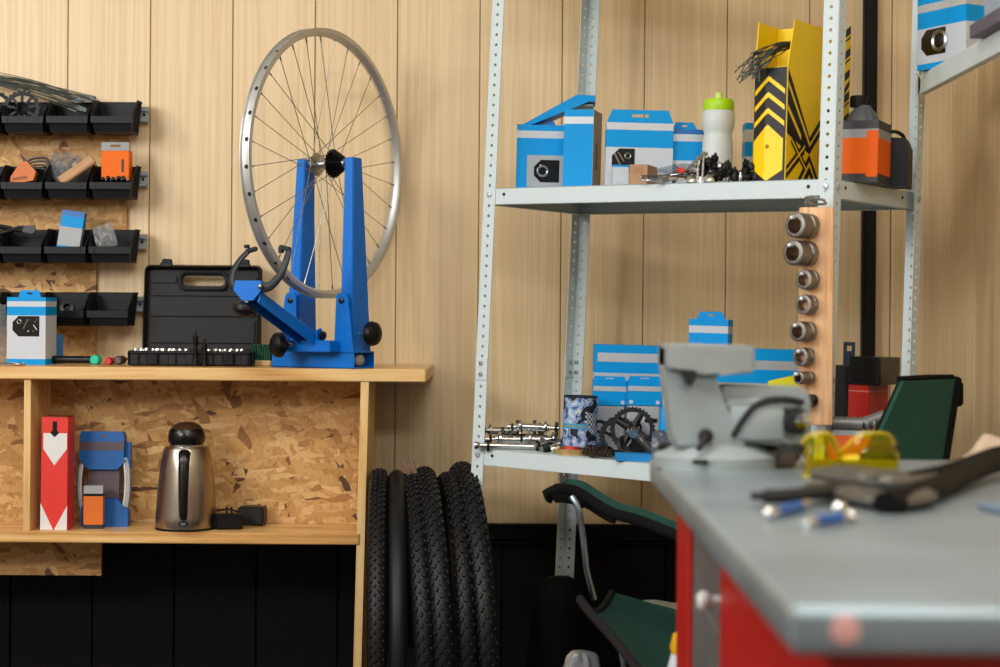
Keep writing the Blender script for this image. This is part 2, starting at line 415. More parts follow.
for r, (yr, yb, xr_, words) in enumerate(rows):
    for k in (2, 1, 0, -1):
        px = xr_ - 22 - (2 - k) * 44.4
        p = P(px, yb, BD)
        if bin0 is None:
            bin0 = bin_mesh().obj('storage_bin', BINM); o = bin0; o['category'] = 'bin'; o['group'] = 'black storage bins hung on the wall'
        else:
            o = bin0.copy(); C.objects.link(o)
        o.matrix_local = T(p); BINPOS[(r, k)] = p
        o['label'] = 'black bin %s, %s' % (what[r][k] if k >= 0 else 'cut off by the left edge of the photo', words)
    # steel rail the bins hook on
    z = BINPOS[(r, 0)].z + .074 - .02
    xe = P(xr_ + 14.5, yr, 4.125).x
    b = MB(); yy = WALLY - .0135
    b.box(((xe + XL) / 2, yy - .001, z), (xe - XL, .002, .036)); b.box(((xe + XL) / 2, yy - .006, z + .0165), (xe - XL, .012, .002)); b.box(((xe + XL) / 2, yy - .006, z - .0165), (xe - XL, .012, .002))
    b.box(((xe + XL) / 2, yy - .011, z - .0125), (xe - XL, .002, .009)); b.box(((xe + XL) / 2, yy - .011, z + .0125), (xe - XL, .002, .009))
    b.cyl((xe - .011, yy - .0045, z), (xe - .011, yy - .001, z), .0035, m=1)
    tag(b.obj('bin_rail', [ZINC, DSTEEL]), ['galvanised rail carrying the top row of black bins', 'galvanised rail carrying the bins with the orange box', 'galvanised rail carrying the bins with the slim blue box', 'galvanised rail carrying the lowest bins, beside the tool case'][r], 'rail', 'bin rails on the wall')
# ================================================================ CARTONS (shared builder)
def slot_tab(b, w, wt, h, y0, y1, m=0, slot=(.3, .35), M=None, sx=0.):
    """trapezoid header with a long hang slot; base width w, top width wt"""
    sw = min(wt, w) * slot[0] / 2; sz0 = h * .42; sz1 = h * .42 + h * slot[1] * .7
    def hw(z): return (w + (wt - w) * z / h) / 2
    for poly in ([(-hw(0), 0), (hw(0), 0), (hw(sz0), sz0), (-hw(sz0), sz0)], [(-hw(sz1), sz1), (hw(sz1), sz1), (hw(h), h), (-hw(h), h)],
                 [(-hw(sz0), sz0), (sx - sw, sz0), (sx - sw, sz1), (-hw(sz1), sz1)], [(sx + sw, sz0), (hw(sz0), sz0), (hw(sz1), sz1), (sx + sw, sz1)]):
        b.prism(poly, y0, y1, m, M)
def banded(b, w, d, h, bands, y0=0., M=None):
    """box with coloured bands as material slots; bands = [(z_top_fraction, slot)] from bottom up"""
    z = 0
    for i, (f, m) in enumerate(bands):
        zt = h * f
        vs = [(-w / 2, y0, z), (w / 2, y0, z), (w / 2, y0 + d, z), (-w / 2, y0 + d, z), (-w / 2, y0, zt), (w / 2, y0, zt), (w / 2, y0 + d, zt), (-w / 2, y0 + d, zt)]
        fs = [(0, 1, 5, 4), (1, 2, 6, 5), (2, 3, 7, 6), (3, 0, 4, 7)]
        if i == 0: fs.append((3, 2, 1, 0))
        if i == len(bands) - 1: fs.append((4, 5, 6, 7))
        b.add(vs, fs, m, M); z = zt
    b.weld()
def cutwin(x0, x1, z0, z1, side='l', c=.3):
    k = (z1 - z0) * c
    if side == 'l': return [(x0 + k, z0), (x1, z0), (x1, z1), (x0 + k, z1), (x0, z1 - k), (x0, z0 + k)]
    return [(x0, z0), (x1 - k, z0), (x1, z0 + k), (x1, z1 - k), (x1 - k, z1), (x0, z1)]
WINM = mat('window film', '08080a', .2, var=.2)
def carton(name, label, M, w, d, h, bands, tab=None, win=None, bits=(), group=None, cat='box'):
    r = thing(name, label, cat, M, group)
    b = MB(); banded(b, w, d, h, bands); b.obj('carton_body', [BLUE, WHITEC, GREYC, SILV, DBLUE], r, smooth=0)
    if tab:
        b = MB(); slot_tab(b, tab[0], tab[1], tab[2], 0, .0016, M=T((tab[3] if len(tab) > 3 else 0, tab[4] if len(tab) > 4 else .001, h)))
        b.obj('hang_tab', [BLUE], r, smooth=0)
    if win:
        x0, x1, z0, z1 = win[:4]
        wp = MB().prism(cutwin(x0, x1, z0, z1, win[4] if len(win) > 4 else 'l'), -.0008, .0004, 0).obj('window', [WINM], r, smooth=0)
        b = MB()
        for (kind, a, c, s, t) in bits:
            X = x0 + (x1 - x0) * a; Z = z0 + (z1 - z0) * c
            if kind == 'ring': b.tube([(X + s * cos(q * pi / 8), -.0016, Z + s * sin(q * pi / 8)) for q in range(16)], s * .25, 6, 0, True)
            elif kind == 'bar': b.cyl((X - s * cos(t), -.0016, Z - s * sin(t)), (X + s * cos(t), -.0016, Z + s * sin(t)), s * .16, n=8, m=0)
            elif kind == 'disc': b.lathe([(0, 0), (s, 0), (s, .003), (s * .8, .0045), (0, .0045)], 20, 1, T((X, -.0004, Z)) @ RX(pi / 2))
            elif kind == 'nut': b.sphere((X, -.0012, Z), (s, .003, s), 10, 6, 0)
        if bits: b.obj('boxed_part', [STEEL, DSTEEL], wp)
    return r

# ================================================================ IN THE BINS
# chainrings in the top row
def chainring(b, R, r_in, teeth, th, M, m=0, spokes=9, hub=.3, dep=.94):
    n = teeth * 4; pr = []
    for i in range(n):
        a = 2 * pi * i / n; rr = R if i % 4 in (0, 1) else R * dep
        pr.append((rr * cos(a), rr * sin(a)))
    vs = []; fs = []
    for y in (0, th):
        vs += [(x, y, z) for x, z in pr] + [(r_in * cos(2 * pi * i / n), y, r_in * sin(2 * pi * i / n)) for i in range(n)]
    for i in range(n):
        j = (i + 1) % n
        fs += [(i, j, n + j, n + i), (2 * n + i, 3 * n + i, 3 * n + j, 2 * n + j), (i, 2 * n + i, 2 * n + j, j), (n + i, n + j, 3 * n + j, 3 * n + i)]
    b.add(vs, fs, m, M)
    for k in range(spokes):
        a = 2 * pi * k / spokes + .2
        b.box(((r_in + R * hub) / 2 * cos(a), th / 2, (r_in + R * hub) / 2 * sin(a)), ((r_in - R * hub) * 1.1, th * .8, R * .13), m, M=M, R=RY(-a))
    if spokes:
        b.tube([(R * hub * cos(q * pi / 12), th / 2, R * hub * sin(q * pi / 12)) for q in range(24)], R * .09, 6, m, True, M)
ps = P(21.5, 108.5, BD + .03)
b = MB(); chainring(b, .045, .034, 22, .006, I4)
tag(b.obj('chainring', BLACK, M=T(ps + Vector((0, 0, .0))) @ RX(-.15)), 'black spoked chainring disc standing in the top left bin', 'chainring')
ps = P(-4, 106, BD + .05)
b = MB(); chainring(b, .036, .026, 18, .006, I4, spokes=5)
tag(b.obj('chainring', BLACK, M=T(ps) @ RZ(.3)), 'black toothed chainring cut off by the left edge, beside the spoked disc', 'chainring')
# loose spokes lying over the top bins
SPK = mat('spoke wire', '565c58', .45, .5, var=.2)
rz = random.Random(3)
z0 = BINPOS[(0, 1)].z
for i in range(34):
    t = i / 34
    a = P(-14 + rz.uniform(-30, 8), 73 + rz.uniform(-4, 12), BD + .03 + rz.uniform(0, .05))
    if i < 26: e = P(100 - rz.uniform(0, 26), 99.5 + rz.uniform(-2.5, 3.5), BD + .02 + rz.uniform(0, .05))
    else: e = P(88 - rz.uniform(0, 18), 112 + rz.uniform(-4, 2), BD + .01 + rz.uniform(.0, .03)); 
    m_ = (a + e) / 2 + Vector((rz.uniform(-.01, .01), rz.uniform(-.008, .008), .007 + rz.uniform(-.003, .006)))
    b = MB(); pts = catmull([a - e, m_ - e, Vector((0, 0, 0))], 5)
    b.tube(pts, .0011, 5); b.cyl(pts[-2], pts[-1], .0019, n=6)
    tag(b.obj('spoke', SPK, M=T(e)), 'thin grey spoke in the loose bundle lying across the top bins', 'spoke', 'loose spokes across the top bins')
# hex key holder
b0 = thing('hex_key_set', 'orange plastic hex key holder leaning in a second-row bin', 'tool', T(P(27, 183, BD + .04)) @ RY(-.25) @ RX(-.2))
MB().prism([(-.04, .004), (.018, .0), (.028, .02), (.012, .05), (-.002, .054), (-.034, .022)], -.008, .01, 0).obj('holder', [mat('orange plastic', 'c86a1c', .45)], b0)
MB().prism([(-.03, .012), (.006, .008), (.004, .015), (-.027, .018)], -.009, -.0075, 0).obj('embossed_strip', [mat('orange mould', '8a4210', .5)], b0)
for i, (l, r_) in enumerate(((.05, .0032), (.046, .0028), (.042, .0024), (.036, .0021))):
    MB().tube(catmull([(.004, .001, .046 - i * .008), (.02, .001, .056 - i * .008), (.03 + l * .5, .001, .05 - i * .009), (.03 + l * .5 + .004, .001, .03 - i * .008)], 5), r_, 6).obj('hex_key', [DSTEEL], b0)
# bag of bolts + stick
pb = P(63, 180, BD + .05)
b = MB(); b.grid(lambda u, v: Vector(((u - .5) * .075 + .004 * sin(9 * v), -.012 * sin(pi * u) * sin(pi * min(1, v * 1.1)) + .004 * sin(17 * u + 11 * v), v * .068 + .006 * sin(13 * u))), 14, 12, thick=.001)
tag(b.obj('parts_bag', CLEARB, M=T(pb) @ RX(-.25)), 'clear bag of small bolts behind the wooden stick', 'bag')
for i in range(7):
    q = pb + Vector((rz.uniform(-.03, .03), .012 + rz.uniform(0, .01), .012 + rz.uniform(0, .03)))
    b = MB(); b.cyl((0, 0, -.012), (0, 0, .012), .0024, n=8); b.lathe([(.0045, .012), (.0045, .016), (.003, .017), (0, .017)], 6)
    tag(b.obj('bolt', STEEL, M=T(q) @ RY(rz.uniform(-.9, .9)) @ RX(rz.uniform(-.4, .4))), 'small steel bolt inside the clear bag in a second-row bin', 'bolt', 'bolts in the clear bag')
a = P(60, 182, BD + .012); e = P(94, 159, BD + .03)
d_ = e - a; L_ = d_.length
b = MB(); b.box((L_ / 2, 0, 0), (L_, .016, .024), 0, .003)
Mx = Matrix.Translation(a) @ d_.to_track_quat('X', 'Z').to_matrix().to_4x4()
tag(b.obj('wooden_stick', wood('stick wood', ['9a6a42', 'b98b60', 'cba278'], 'X', (90, 90, 6), rough=.55), M=Mx), 'flat light wooden stick laid diagonally over a second-row bin', 'stick')
# orange hang box
w = S(30, BD); r = thing('hang_box', 'orange box with grey header standing in a second-row bin', 'box', T(P(115, 180.5, BD + .025)) @ RZ(-.08))
hh = S(30, BD); b = MB(); b.box((0, .014, hh / 2), (w * .95, .028, hh), 0, .001); b.obj('carton_body', [ORANGE], r)
b = MB(); slot_tab(b, w * .95, w * .95, S(8.5, BD), 0, .002, M=T((0, 0, hh)), slot=(.36, .42)); b.obj('hang_tab', [mat('grey header', '8b8c8e', .45)], r)
b = MB(); b.prism(rrect(w * .22, .02, w * .30, hh * .72, .002), -.0008, .0004); b.prism(rrect(w * .19, hh * .08, w * .36, hh * .16, .002), -.0008, .0004); b.obj('printed_bolt_icon', [BLACK], r)
b = MB(); b.prism([(-w * .475, 0), (w * .475, 0), (w * .475, .003), (-w * .475, .003)], -.0007, .0003); b.obj('white_edge', [WHITEC], r)
# beads/bolts in front of the orange box
for i in range(5):
    q = P(103 + i * 5.2, 179.5 - (i % 2), BD + .012)
    b = MB(); b.lathe([(.001, -.006), (.0045, -.006), (.0055, 0), (.0045, .005), (.0022, .007), (0, .007)], 10)
    tag(b.obj('cap_nut', DSTEEL, M=T(q) @ RX(.9)), 'dark cap nut at the foot of the orange hang box', 'nut', 'cap nuts in front of the orange box')
# pliers in third row
pl = thing('pliers', 'dark worn pliers laid across the left third-row bin', 'tool', T(P(10, 233, BD + .02)) @ RY(.02))
for s in (-1, 1):
    MB().tube(catmull([(-.06, 0, .010 + s * .006), (-.03, 0, .006 + s * .009), (0, 0, .008 + s * .003), (.02, 0, .01 - s * .003), (.05, 0, .012 - s * .002)], 5), [.006] * 11 + [.005] * 10, 8).obj('handle', [DSTEEL], pl)
MB().prism([(.03, .004), (.055, .0), (.062, .008), (.058, .02), (.034, .018)], -.005, .005, 0).obj('jaw', [DSTEEL], pl)
MB().tube([(-.065, .0, .02), (-.04, 0, .024), (-.03, 0, .012)], .006, 8).obj('grip', [BLACK], pl)
# slim blue box leaning in third row
w = .054; h = .095
r = thing('slim_box', 'slim blue and grey box tilted upright in a third-row bin', 'box', T(P(67.5, 250, BD + .02)) @ RY(.12) @ RX(-.12))
b = MB(); banded(b, w, .022, h, [(.1, 0), (.58, 1), (.86, 0), (1, 2)]); b.obj('carton_body', [BLUE, GREYC, DBLUE], r, smooth=0)
# clear bag with ring in third row
r = thing('parts_bag', 'clear parts bag with metal rings leaning in the right third-row bin', 'bag', T(P(108, 248, BD + .02)) @ RY(-.3) @ RX(-.15))
b = MB(); b.grid(lambda u, v: Vector(((u - .5) * .05, -.006 * sin(pi * u) * sin(pi * v) + .002 * sin(17 * u + 11 * v), v * .058)), 10, 10, thick=.0012); b.obj('film', [CLEARB], r)
for (x, z, R_) in ((0, .024, .013), (-.004, .042, .009)):
    MB().tube([(x + R_ * cos(q * pi / 8), .004, z + R_ * sin(q * pi / 8)) for q in range(16)], R_ * .2, 6, closed=True).obj('metal_ring', [CHROME], r)
# ring item in bottom row bin
q = P(68, 309, BD + .03)
b = MB(); b.lathe([(.008, 0), (.017, 0), (.019, .006), (.017, .012), (.009, .013), (.008, .012)], 24, closed=True)
tag(b.obj('bearing_ring', DSTEEL, M=T(q) @ RX(1.2)), 'small dark bearing ring lying in the bin right of the blue and white carton', 'ring')

# ================================================================ ON THE BENCH TOP
def bench_pt(px, y): 
    p = P(px, 350, y); return Vector((p.x, y, BZ))
# blue and white carton
D_ = 3.90; pL = P(6, 364, D_); w = S(40, D_); h = S(67.5, D_)
carton('part_carton', 'blue and white carton with a cut-corner window on the bench, under the bin rail', T(bench_pt(26, D_)) @ RZ(-.10), w, S(30, D_), h,
       [(.085, 0), (.73, 1), (.86, 0), (.94, 1), (1, 0)], tab=(w * .58, w * .48, S(7, D_), 0, .02), win=(-w * .35, w * .34, h * .42, h * .72),
       bits=(('ring', .25, .72, .0045, 0), ('bar', .5, .6, .012, 1.1), ('bar', .85, .45, .007, 2.2), ('nut', .6, .25, .003, 0), ('nut', .78, .25, .002, 0), ('bar', .88, .78, .006, 1.0)))
# clear sleeve left of the carton
b = MB(); b.grid(lambda u, v: Vector(((u - .5) * .06, -.012 * sin(pi * u) + .004 * sin(15 * v + 4 * u), v * .14 + .003 * sin(12 * u))), 10, 14, thick=.001)
tag(b.obj('clear_sleeve', CLEARB, M=T(bench_pt(-7, 3.93))), 'crumpled clear plastic sleeve at the left edge beside the blue and white carton', 'sleeve')
# wrench in front of the carton
b = MB(); b.tube([(-.06, 0, .0035), (.012, 0, .0035)], [.006, .008], 10, flat=(.5, 1)); b.tube([(.012 + .011 * cos(a) + .008, .011 * sin(a), .0035) for a in [pi + 2 * pi * i / 16 for i in range(16)]], .0034, 8, closed=True)
tag(b.obj('ring_spanner', CHROME, M=T(bench_pt(10, 3.82))), 'small chrome ring spanner lying before the blue and white carton', 'spanner')
# blue card behind
b = MB(); b.box((0, 0, .034), (.02, .003, .068), 0, .0008)
tag(b.obj('blue_card', mat('dull blue card', '2f6ea0', .5), M=T(bench_pt(59, 4.02)) @ RZ(.1)), 'thin blue card standing behind the right side of the carton', 'card')
# torch-like black bar with green cap; screwdrivers seen end-on
r = thing('screwdriver', 'long black-handled screwdriver with a turquoise end cap on the bench', 'screwdriver', T(bench_pt(96, 3.93) + Vector((0, 0, .0115))) @ RZ(-.12))
MB().cyl((-.11, 0, 0), (-.012, 0, 0), .0085, n=14).obj('handle', [BLACK], r)
MB().lathe([(0, -.012), (.010, -.012), (.0115, -.008), (.0115, .009), (.009, .012), (0, .0125)], 20, 0, RX(pi / 2) @ T((0, 0, 0))).obj('end_cap', [mat('turquoise plastic', '18b592', .35)], r)
for px, mm, lab, R_ in ((108, mat('red grip', 'c23028', .4), 'red-ended screwdriver pointing at the wall, beside the turquoise cap', .0085), (118, mat('dark red grip', '5a3230', .45), 'grey-ended screwdriver with a red collar, next to the tool case', .0105)):
    r = thing('screwdriver', lab, 'screwdriver', T(bench_pt(px, 3.92) + Vector((0, 0, R_ * 1.04))))
    MB().lathe([(0, 0), (R_ * .8, 0), (R_, .004), (R_ * .9, .05), (R_ * .6, .06), (0, .06)], 16, 0, RX(-pi / 2)).obj('handle', [mm], r)
    if R_ > .01: MB().lathe([(0, 0), (R_ * .62, 0), (R_ * .62, .003), (0, .003)], 16, 0, T((0, -.0025, 0)) @ RX(-pi / 2)).obj('end_cap', [mat('grey cap', '55585c', .5)], r)
    MB().cyl((0, .055, 0), (0, .13, 0), .003, n=10).obj('shaft', [STEEL], r)

# tool case
cs = thing('tool_case', 'open black plastic tool case with its lid standing against the wall', 'case', T(bench_pt(190, 3.88)))
cw = S(126, 3.9); cd = .18; ch = .036
b = MB(); hw = cw / 2
b.box((0, cd / 2, .004), (cw * .98, cd, .007), 0, .003); b.box((0, .004, ch / 2), (cw * .99, .008, ch - .002), 0, .003); b.box((0, cd - .004, ch / 2), (cw * .99, .008, ch - .002), 0, .003)
for s in (-1, 1): b.box((s * (hw - .006), cd / 2, ch / 2), (.009, cd, ch - .002), 0, .003)
b.box((0, cd / 2, ch * .6), (cw * .93, cd * .9, .006), 0, .002)
for x in (-.125, -.08, -.04, .0, .045, .09, .125): b.box((x, -.002, ch * .42), (.018, .006, ch * .72), 0, .002)
b.box((0, -.003, ch * .86), (cw * .95, .006, .006), 0, .002)
b.obj('case_base', [CASEB], cs)
for x in (-.085, .088):
    MB().box((x, -.006, ch * .45), (.026, .006, ch * .7), 0, .002).obj('latch_catch', [BLACK], cs)
lw = S(115, 4.06); lh = S(93, 4.06); LM = T((-.010, cd + .004, .012)) @ RX(-.1)
ho = [(-lw * .165, lh * .83), (lw * .165, lh * .83)]
b = MB()
hz0, hz1 = lh * .80, lh * .905; hx = lw * .165
# lid skin in pieces round the handle slot
b.prism(rrect(-lw / 2, 0, lw / 2, lh * .74, .006), .022, .026)
b.prism([(-lw / 2, lh * .73), (-hx - .012, lh * .73), (-hx - .012, lh), (-lw / 2 + .008, lh), (-lw / 2, lh - .008)], .022, .026)
b.prism([(lw / 2, lh * .73), (hx + .012, lh * .73), (hx + .012, lh), (lw / 2 - .008, lh), (lw / 2, lh - .008)], .022, .026)
b.prism([(-hx - .013, lh * .73), (hx + .013, lh * .73), (hx + .013, hz0), (-hx - .013, hz0)], .022, .026)
b.prism([(-hx - .013, hz1), (hx + .013, hz1), (hx + .013, lh), (-hx - .013, lh)], .022, .026)
for s in (-1, 1):
    pol = [(s * (hx + .013), hz0), (s * (hx + .013), hz1)] + [(s * (hx - .004 + .0095 * cos(a)), (hz0 + hz1) / 2 + (hz1 - hz0) / 2 * sin(a)) for a in [pi / 2 - pi * i / 8 for i in range(9)]]
    b.prism(pol, .02, .026)
# rim around the lid and around the slot
ol = rrect(-lw / 2, 0, lw / 2, lh, .011, 5)
b.tube([(x, .014, z) for x, z in ol], .0125, 4, closed=True, flat=(.42, 1))
sl = rrect(-hx - .011, hz0 - .009, hx + .011, hz1 + .009, .016, 6)
b.tube([(x, .016, z) for x, z in sl], .0045, 8, closed=True)
for z0_, z1_, m_ in ((.06, .125, 0), (.16, .42, 0), (.45, .66, 0)):
    b.prism(rrect(-lw * .455, lh * z0_ + .004, lw * .455, lh * (z1_), .003), .016, .0225)
for s in (-1, 1): b.prism(rrect(min(s * lw * .24, s * lw * .46), lh * .83, max(s * lw * .24, s * lw * .46), lh * .9, .005), .0165, .0225)
b.prism(rrect(-lw * .455, lh * .69, lw * .455, lh * .735, .003), .0165, .0225)
lid = b.obj('lid', [CASEB], cs, LM)
for x in (-lw * .32, lw * .36):
    MB().box((x, .012, lh + .009), (.024, .012, .02), 0, .003).box((x, .006, lh + .004), (.03, .006, .012), 0, .002).obj('latch', [CASEB], cs, LM)
# sockets in the case
rr = random.Random(11)
for i in range(20):
    px = 136 + i * 5.6 + rr.uniform(-1, 1)
    if 192 < px < 209: continue
    R_ = rr.uniform(.0045, .0075)
    b = MB(); b.lathe([(R_ * .6, 0), (R_, 0), (R_, .012), (R_ * .85, .015), (R_ * .55, .015), (R_ * .55, .004)], 12, closed=True)
    q = bench_pt(px, 3.89 + rr.uniform(.005, .018)); q.z = BZ + ch * .6 + .003
    tag(b.obj('socket', CHROME, M=T(q)), 'small chrome socket in the front row of the open tool case', 'socket', 'chrome sockets in the tool case')
for px, y0_, hgt, lab in ((195.5, 3.868, .082, 'tall black extension bit standing at the front of the tool case'), (204.5, 3.868, .064, 'short black extension bit standing at the front of the tool case')):
    b = MB(); b.lathe([(0, 0), (.005, 0), (.006, .004), (.006, .016), (.0045, .018), (.0045, hgt - .035), (.0065, hgt - .032), (.0065, hgt - .012), (.003, hgt - .01), (.003, hgt), (0, hgt)], 14)
    q = bench_pt(px, y0_); tag(b.obj('extension_bit', DSTEEL, M=T(q)), lab, 'bit')
# green brush
r = thing('brush', 'green bristle brush on a wooden block between case and wheel stand', 'brush', T(bench_pt(263, 3.93)) @ RZ(-.25))
MB().box((0, 0, .007), (.05, .03, .014), 0, .003).obj('block', [wood('brush block', ['9c7444', 'c29a66', 'd2b07e'], 'X', (90, 90, 6), rough=.6)], r)
b = MB()
for i in range(11):
    for j in range(6):
        x = -.021 + i * .0042; y = -.011 + j * .0044
        b.tube([(x, y, .013), (x * 1.05 + rr.uniform(-.001, .001), y * 1.1, .034), (x * 1.13 + rr.uniform(-.003, .003), y * 1.25 + rr.uniform(-.002, .002), .05)], [.0022, .002, .0012], 5)
b.obj('bristles', [mat('green bristle', '0a4a34', .7, var=.25)], r)

# ================================================================ TRUING STAND + WHEEL
WD = 3.86; wc = P(326.5, 164, WD); YAW = radians(-28.4)
SM = T((P(325, 164, WD).x, wc.y, BZ)) @ RZ(YAW)
st = thing('truing_stand', 'blue enamelled wheel truing stand with black knobs holding a bare wheel', 'stand', SM)
az = wc.z - BZ        # axle height above the bench
# base: long folded plate, open at its right end
b = MB()
b.box((-.005, -.035, .019), (.224, .003, .037), 0, .001); b.box((-.005, .045, .019), (.224, .003, .037), 0, .001); b.box((-.005, .005, .0365), (.224, .083, .003), 0, .001)
b.box((-.005, .005, .002), (.224, .083, .003), 0, .001); b.box((-.1165, .005, .019), (.003, .083, .037), 0, .001)
b.obj('base', [TBLUE], st)
MB().sphere((.094, .002, .0185), (.012, .018, .0145), 10, 7).obj('foam_plug', [mat('grey foam', '8e8b84', .9, bump=.8, bscale=60)], st)
def upright(s):
    b = MB(); xb_, xt_ = (-.066, -.058) if s < 0 else (.083, .073); 
    yb0, yb1, yt0, yt1 = -.034, .043, -.012, .024
    wb_, wt_ = .034, .023
    ob, ot = xb_ + s * wb_ / 2, xt_ + s * wt_ / 2; ib, it = xb_ - s * wb_ / 2, xt_ - s * wt_ / 2
    z0, z1 = .036, az + .012
    vs = [(ib, yb0, z0), (ob, yb0, z0), (ob, yb1, z0), (ib, yb1, z0), (it, yt0, z1), (ot, yt0, z1), (ot, yt1, z1), (it, yt1, z1)]
    b.add(vs, [(0, 1, 5, 4), (1, 2, 6, 5), (2, 3, 7, 6), (3, 0, 4, 7), (4, 5, 6, 7), (3, 2, 1, 0)])
    bmesh.ops.bevel(b.bm, geom=list(b.bm.edges), offset=.0018, segments=2, affect='EDGES')
    return b
for s in (-1, 1):
    u = upright(s).obj('upright', [TBLUE], st)
    MB().box((s * .052, .006, az + .004), (.012, .014, .008), 0, .001).obj('dropout', [STEEL], u)
    # gusset plates with bolts at the foot
    MB().prism([(s * .102 + .006, .037), (s * .050 + .006, .037), (s * .055 + .006, .162), (s * .061 + .006, .169), (s * .080 + .006, .169), (s * .086 + .006, .157)], -.0405, -.0365).obj('gusset', [TBLUE], st)
    MB().lathe([(0, 0), (.0065, 0), (.0065, .004), (.0035, .005), (0, .005)], 8, 0, T((s * .070 + .006, -.0405, .152)) @ RX(pi / 2)).obj('bolt', [DSTEEL], st)
# right big knob on a screw; front knob
def knob(c, d, R_, parent, ln):
    d = Vector(d).normalized(); c = Vector(c); M_ = T(c) @ d.to_track_quat('Z', 'X').to_matrix().to_4x4()
    MB().cyl((0, 0, -.002), (0, 0, ln + .004), .005, n=10).obj('knob_screw', [STEEL], parent, M_)
    MB().lathe([(0, ln), (R_ * .5, ln), (R_ * .62, ln + R_ * .1), (R_ * .97, ln + R_ * .35), (R_, ln + R_ * .55), (R_ * .92, ln + R_ * .85), (R_ * .6, ln + R_ * 1.1), (R_ * .2, ln + R_ * 1.2), (0, ln + R_ * 1.21)], 28).obj('knob', [BLACK], parent, M_)
knob((.098, .004, .078), (1, -.05, .02), .028, st, .016)
knob((-.030, -.080, .052), (-.45, -.75, .0), .029, st, .016)
# front bracket carrying the caliper arm
b = MB()
b.box((.004, -.058, .050), (.135, .045, .026), 0, .002)
for s in (-1, 1): b.prism([(0, 0), (.03, 0), (.03, .022), (.015, .035), (0, .03)], -.002, .002, 0, T((-.01 + s * .047, -.082, .055)) @ RZ(pi / 2))
b.obj('pivot_bracket', [TBLUE], st)
MB().lathe([(0, 0), (.009, 0), (.009, .008), (.004, .009), (0, .009)], 10, 0, T((.042, -.07, .074)) @ RY(pi / 2)).obj('pivot_bolt', [BLACK], st)
MB().lathe([(0, 0), (.006, 0), (.006, .006), (0, .006)], 10, 0, T((-.035, -.086, .052)) @ RX(pi / 2)).obj('adjuster_bolt', [STEEL], st)
A0 = Vector((.012, -.055, .068)); A1 = Vector((.0, -.262, .168)); dA = A1 - A0
Am = T(A0) @ dA.to_track_quat('Y', 'Z').to_matrix().to_4x4(); aL = dA.length
b = MB(); b.box((0, aL / 2, .0), (.042, aL, .003), 0, .001)
for s in (-1, 1): b.box((s * .0195, aL / 2, -.012), (.003, aL, .026), 0, .001)
b.obj('caliper_arm', [TBLUE], st, Am)
hd = MB(); hd.prism([(-.028, .012), (.028, .012), (.034, -.004), (.012, -.03), (-.012, -.03), (-.032, -.008)], -.012, .014, 0)
hd.obj('caliper_head', [TBLUE], st, T(A1 + Vector((-.004, -.01, .012))) @ RZ(-YAW * .6))
MB().sphere((.03, 0, 0), .0055, 10, 6).obj('head_rivet', [STEEL], st, T(A1 + Vector((0, -.018, .012))))
knob(A1 + Vector((-.006, -.012, -.012)), (-.15, -.3, -1), .025, st, .012)
# two curved caliper fingers
cal = mat('caliper casting', '303338', .45, .5)
H = A1 + Vector((-.004, -.008, .012))
def finger(pts, r):
    q = catmull([H + Vector(p) for p in pts], 6); n = len(q)
    return MB().tube(q, [r * (1.25 - .5 * i / n) for i in range(n)], 10, flat=(1.3, .8))
f1 = finger([(-.022, 0, -.006), (-.047, .0, .004), (-.05, .006, .03), (-.036, .014, .058), (-.022, .02, .074)], .0068).obj('caliper_finger', [cal], st)
MB().box((-.014, .022, .078), (.03, .012, .010), 0, .003, M=T(H), R=RY(-.25)).box((-.026, .022, .086), (.01, .012, .008), 0, .002, M=T(H)).obj('finger_tip', [cal], f1)
f2 = finger([(.022, .0, -.002), (.05, .002, .0), (.074, .006, .024), (.084, .012, .052), (.086, .02, .076)], .0068).obj('caliper_finger', [cal], st)
MB().box((.076, .02, .081), (.03, .012, .010), 0, .003, M=T(H), R=RY(.2)).box((.066, .02, .077), (.01, .012, .012), 0, .002, M=T(H)).obj('finger_tip', [cal], f2)

# wheel (local X = axle)
wh = thing('bicycle_wheel', 'bare silver bicycle wheel without tyre mounted in the blue stand', 'wheel', T(wc) @ RZ(YAW))
RO = S(134.5, WD)
ALU = mat('brushed aluminium', 'cfd0cf', .42, .85, var=.08, scale=8)
prof = [(RO, -.0125), (RO, -.0105), (RO - .006, -.0095), (RO - .0075, 0), (RO - .006, .0095), (RO, .0105), (RO, .0125), (RO - .010, .0125), (RO - .016, .008), (RO - .019, 0), (RO - .016, -.008), (RO - .010, -.0125)]
ax = RY(pi / 2)
rim = MB().lathe(prof, 96, 0, ax, closed=True).obj('rim', [ALU], wh)
b = MB()
NS = 32
for k in range(NS):
    a = 2 * pi * (k + .5) / NS
    b.cyl((0, (RO - .0077) * cos(a), (RO - .0077) * sin(a)), (0, (RO - .0066) * cos(a), (RO - .0066) * sin(a)), .005, n=10)
b.obj('spoke_hole', [mat('rim hole', '231b18', .7)], rim)
b = MB(); b.lathe([(0, -.056), (.0048, -.056), (.0048, -.046), (.009, -.043), (.011, -.036), (.022, -.031), (.0265, -.028), (.0265, -.0245), (.0115, -.02), (.008, -.014), (.008, .004), (.011, .008), (.025, .0105), (.025, .0135), (.013, .016), (.01, .052), (.0048, .056), (0, .056)], 28, 0, ax)
b.obj('hub', [STEEL], wh)
cas = MB()
for k, R_ in enumerate((.0335, .0315, .0295, .027, .025, .0225, .0205, .0185)):
    chainring(cas, R_, .010, int(R_ * 760), .0022, RZ(-pi / 2) @ T((0, .0175 + k * .0036, 0)), spokes=0, dep=.87)
cas.cyl((.017, 0, 0), (.047, 0, 0), .0145, n=20)
cas.obj('cassette', [mat('black sprocket', '121213', .38, .6, var=.2)], wh)
SPW = mat('wheel spoke', '9a958c', .3, .9, var=.1)
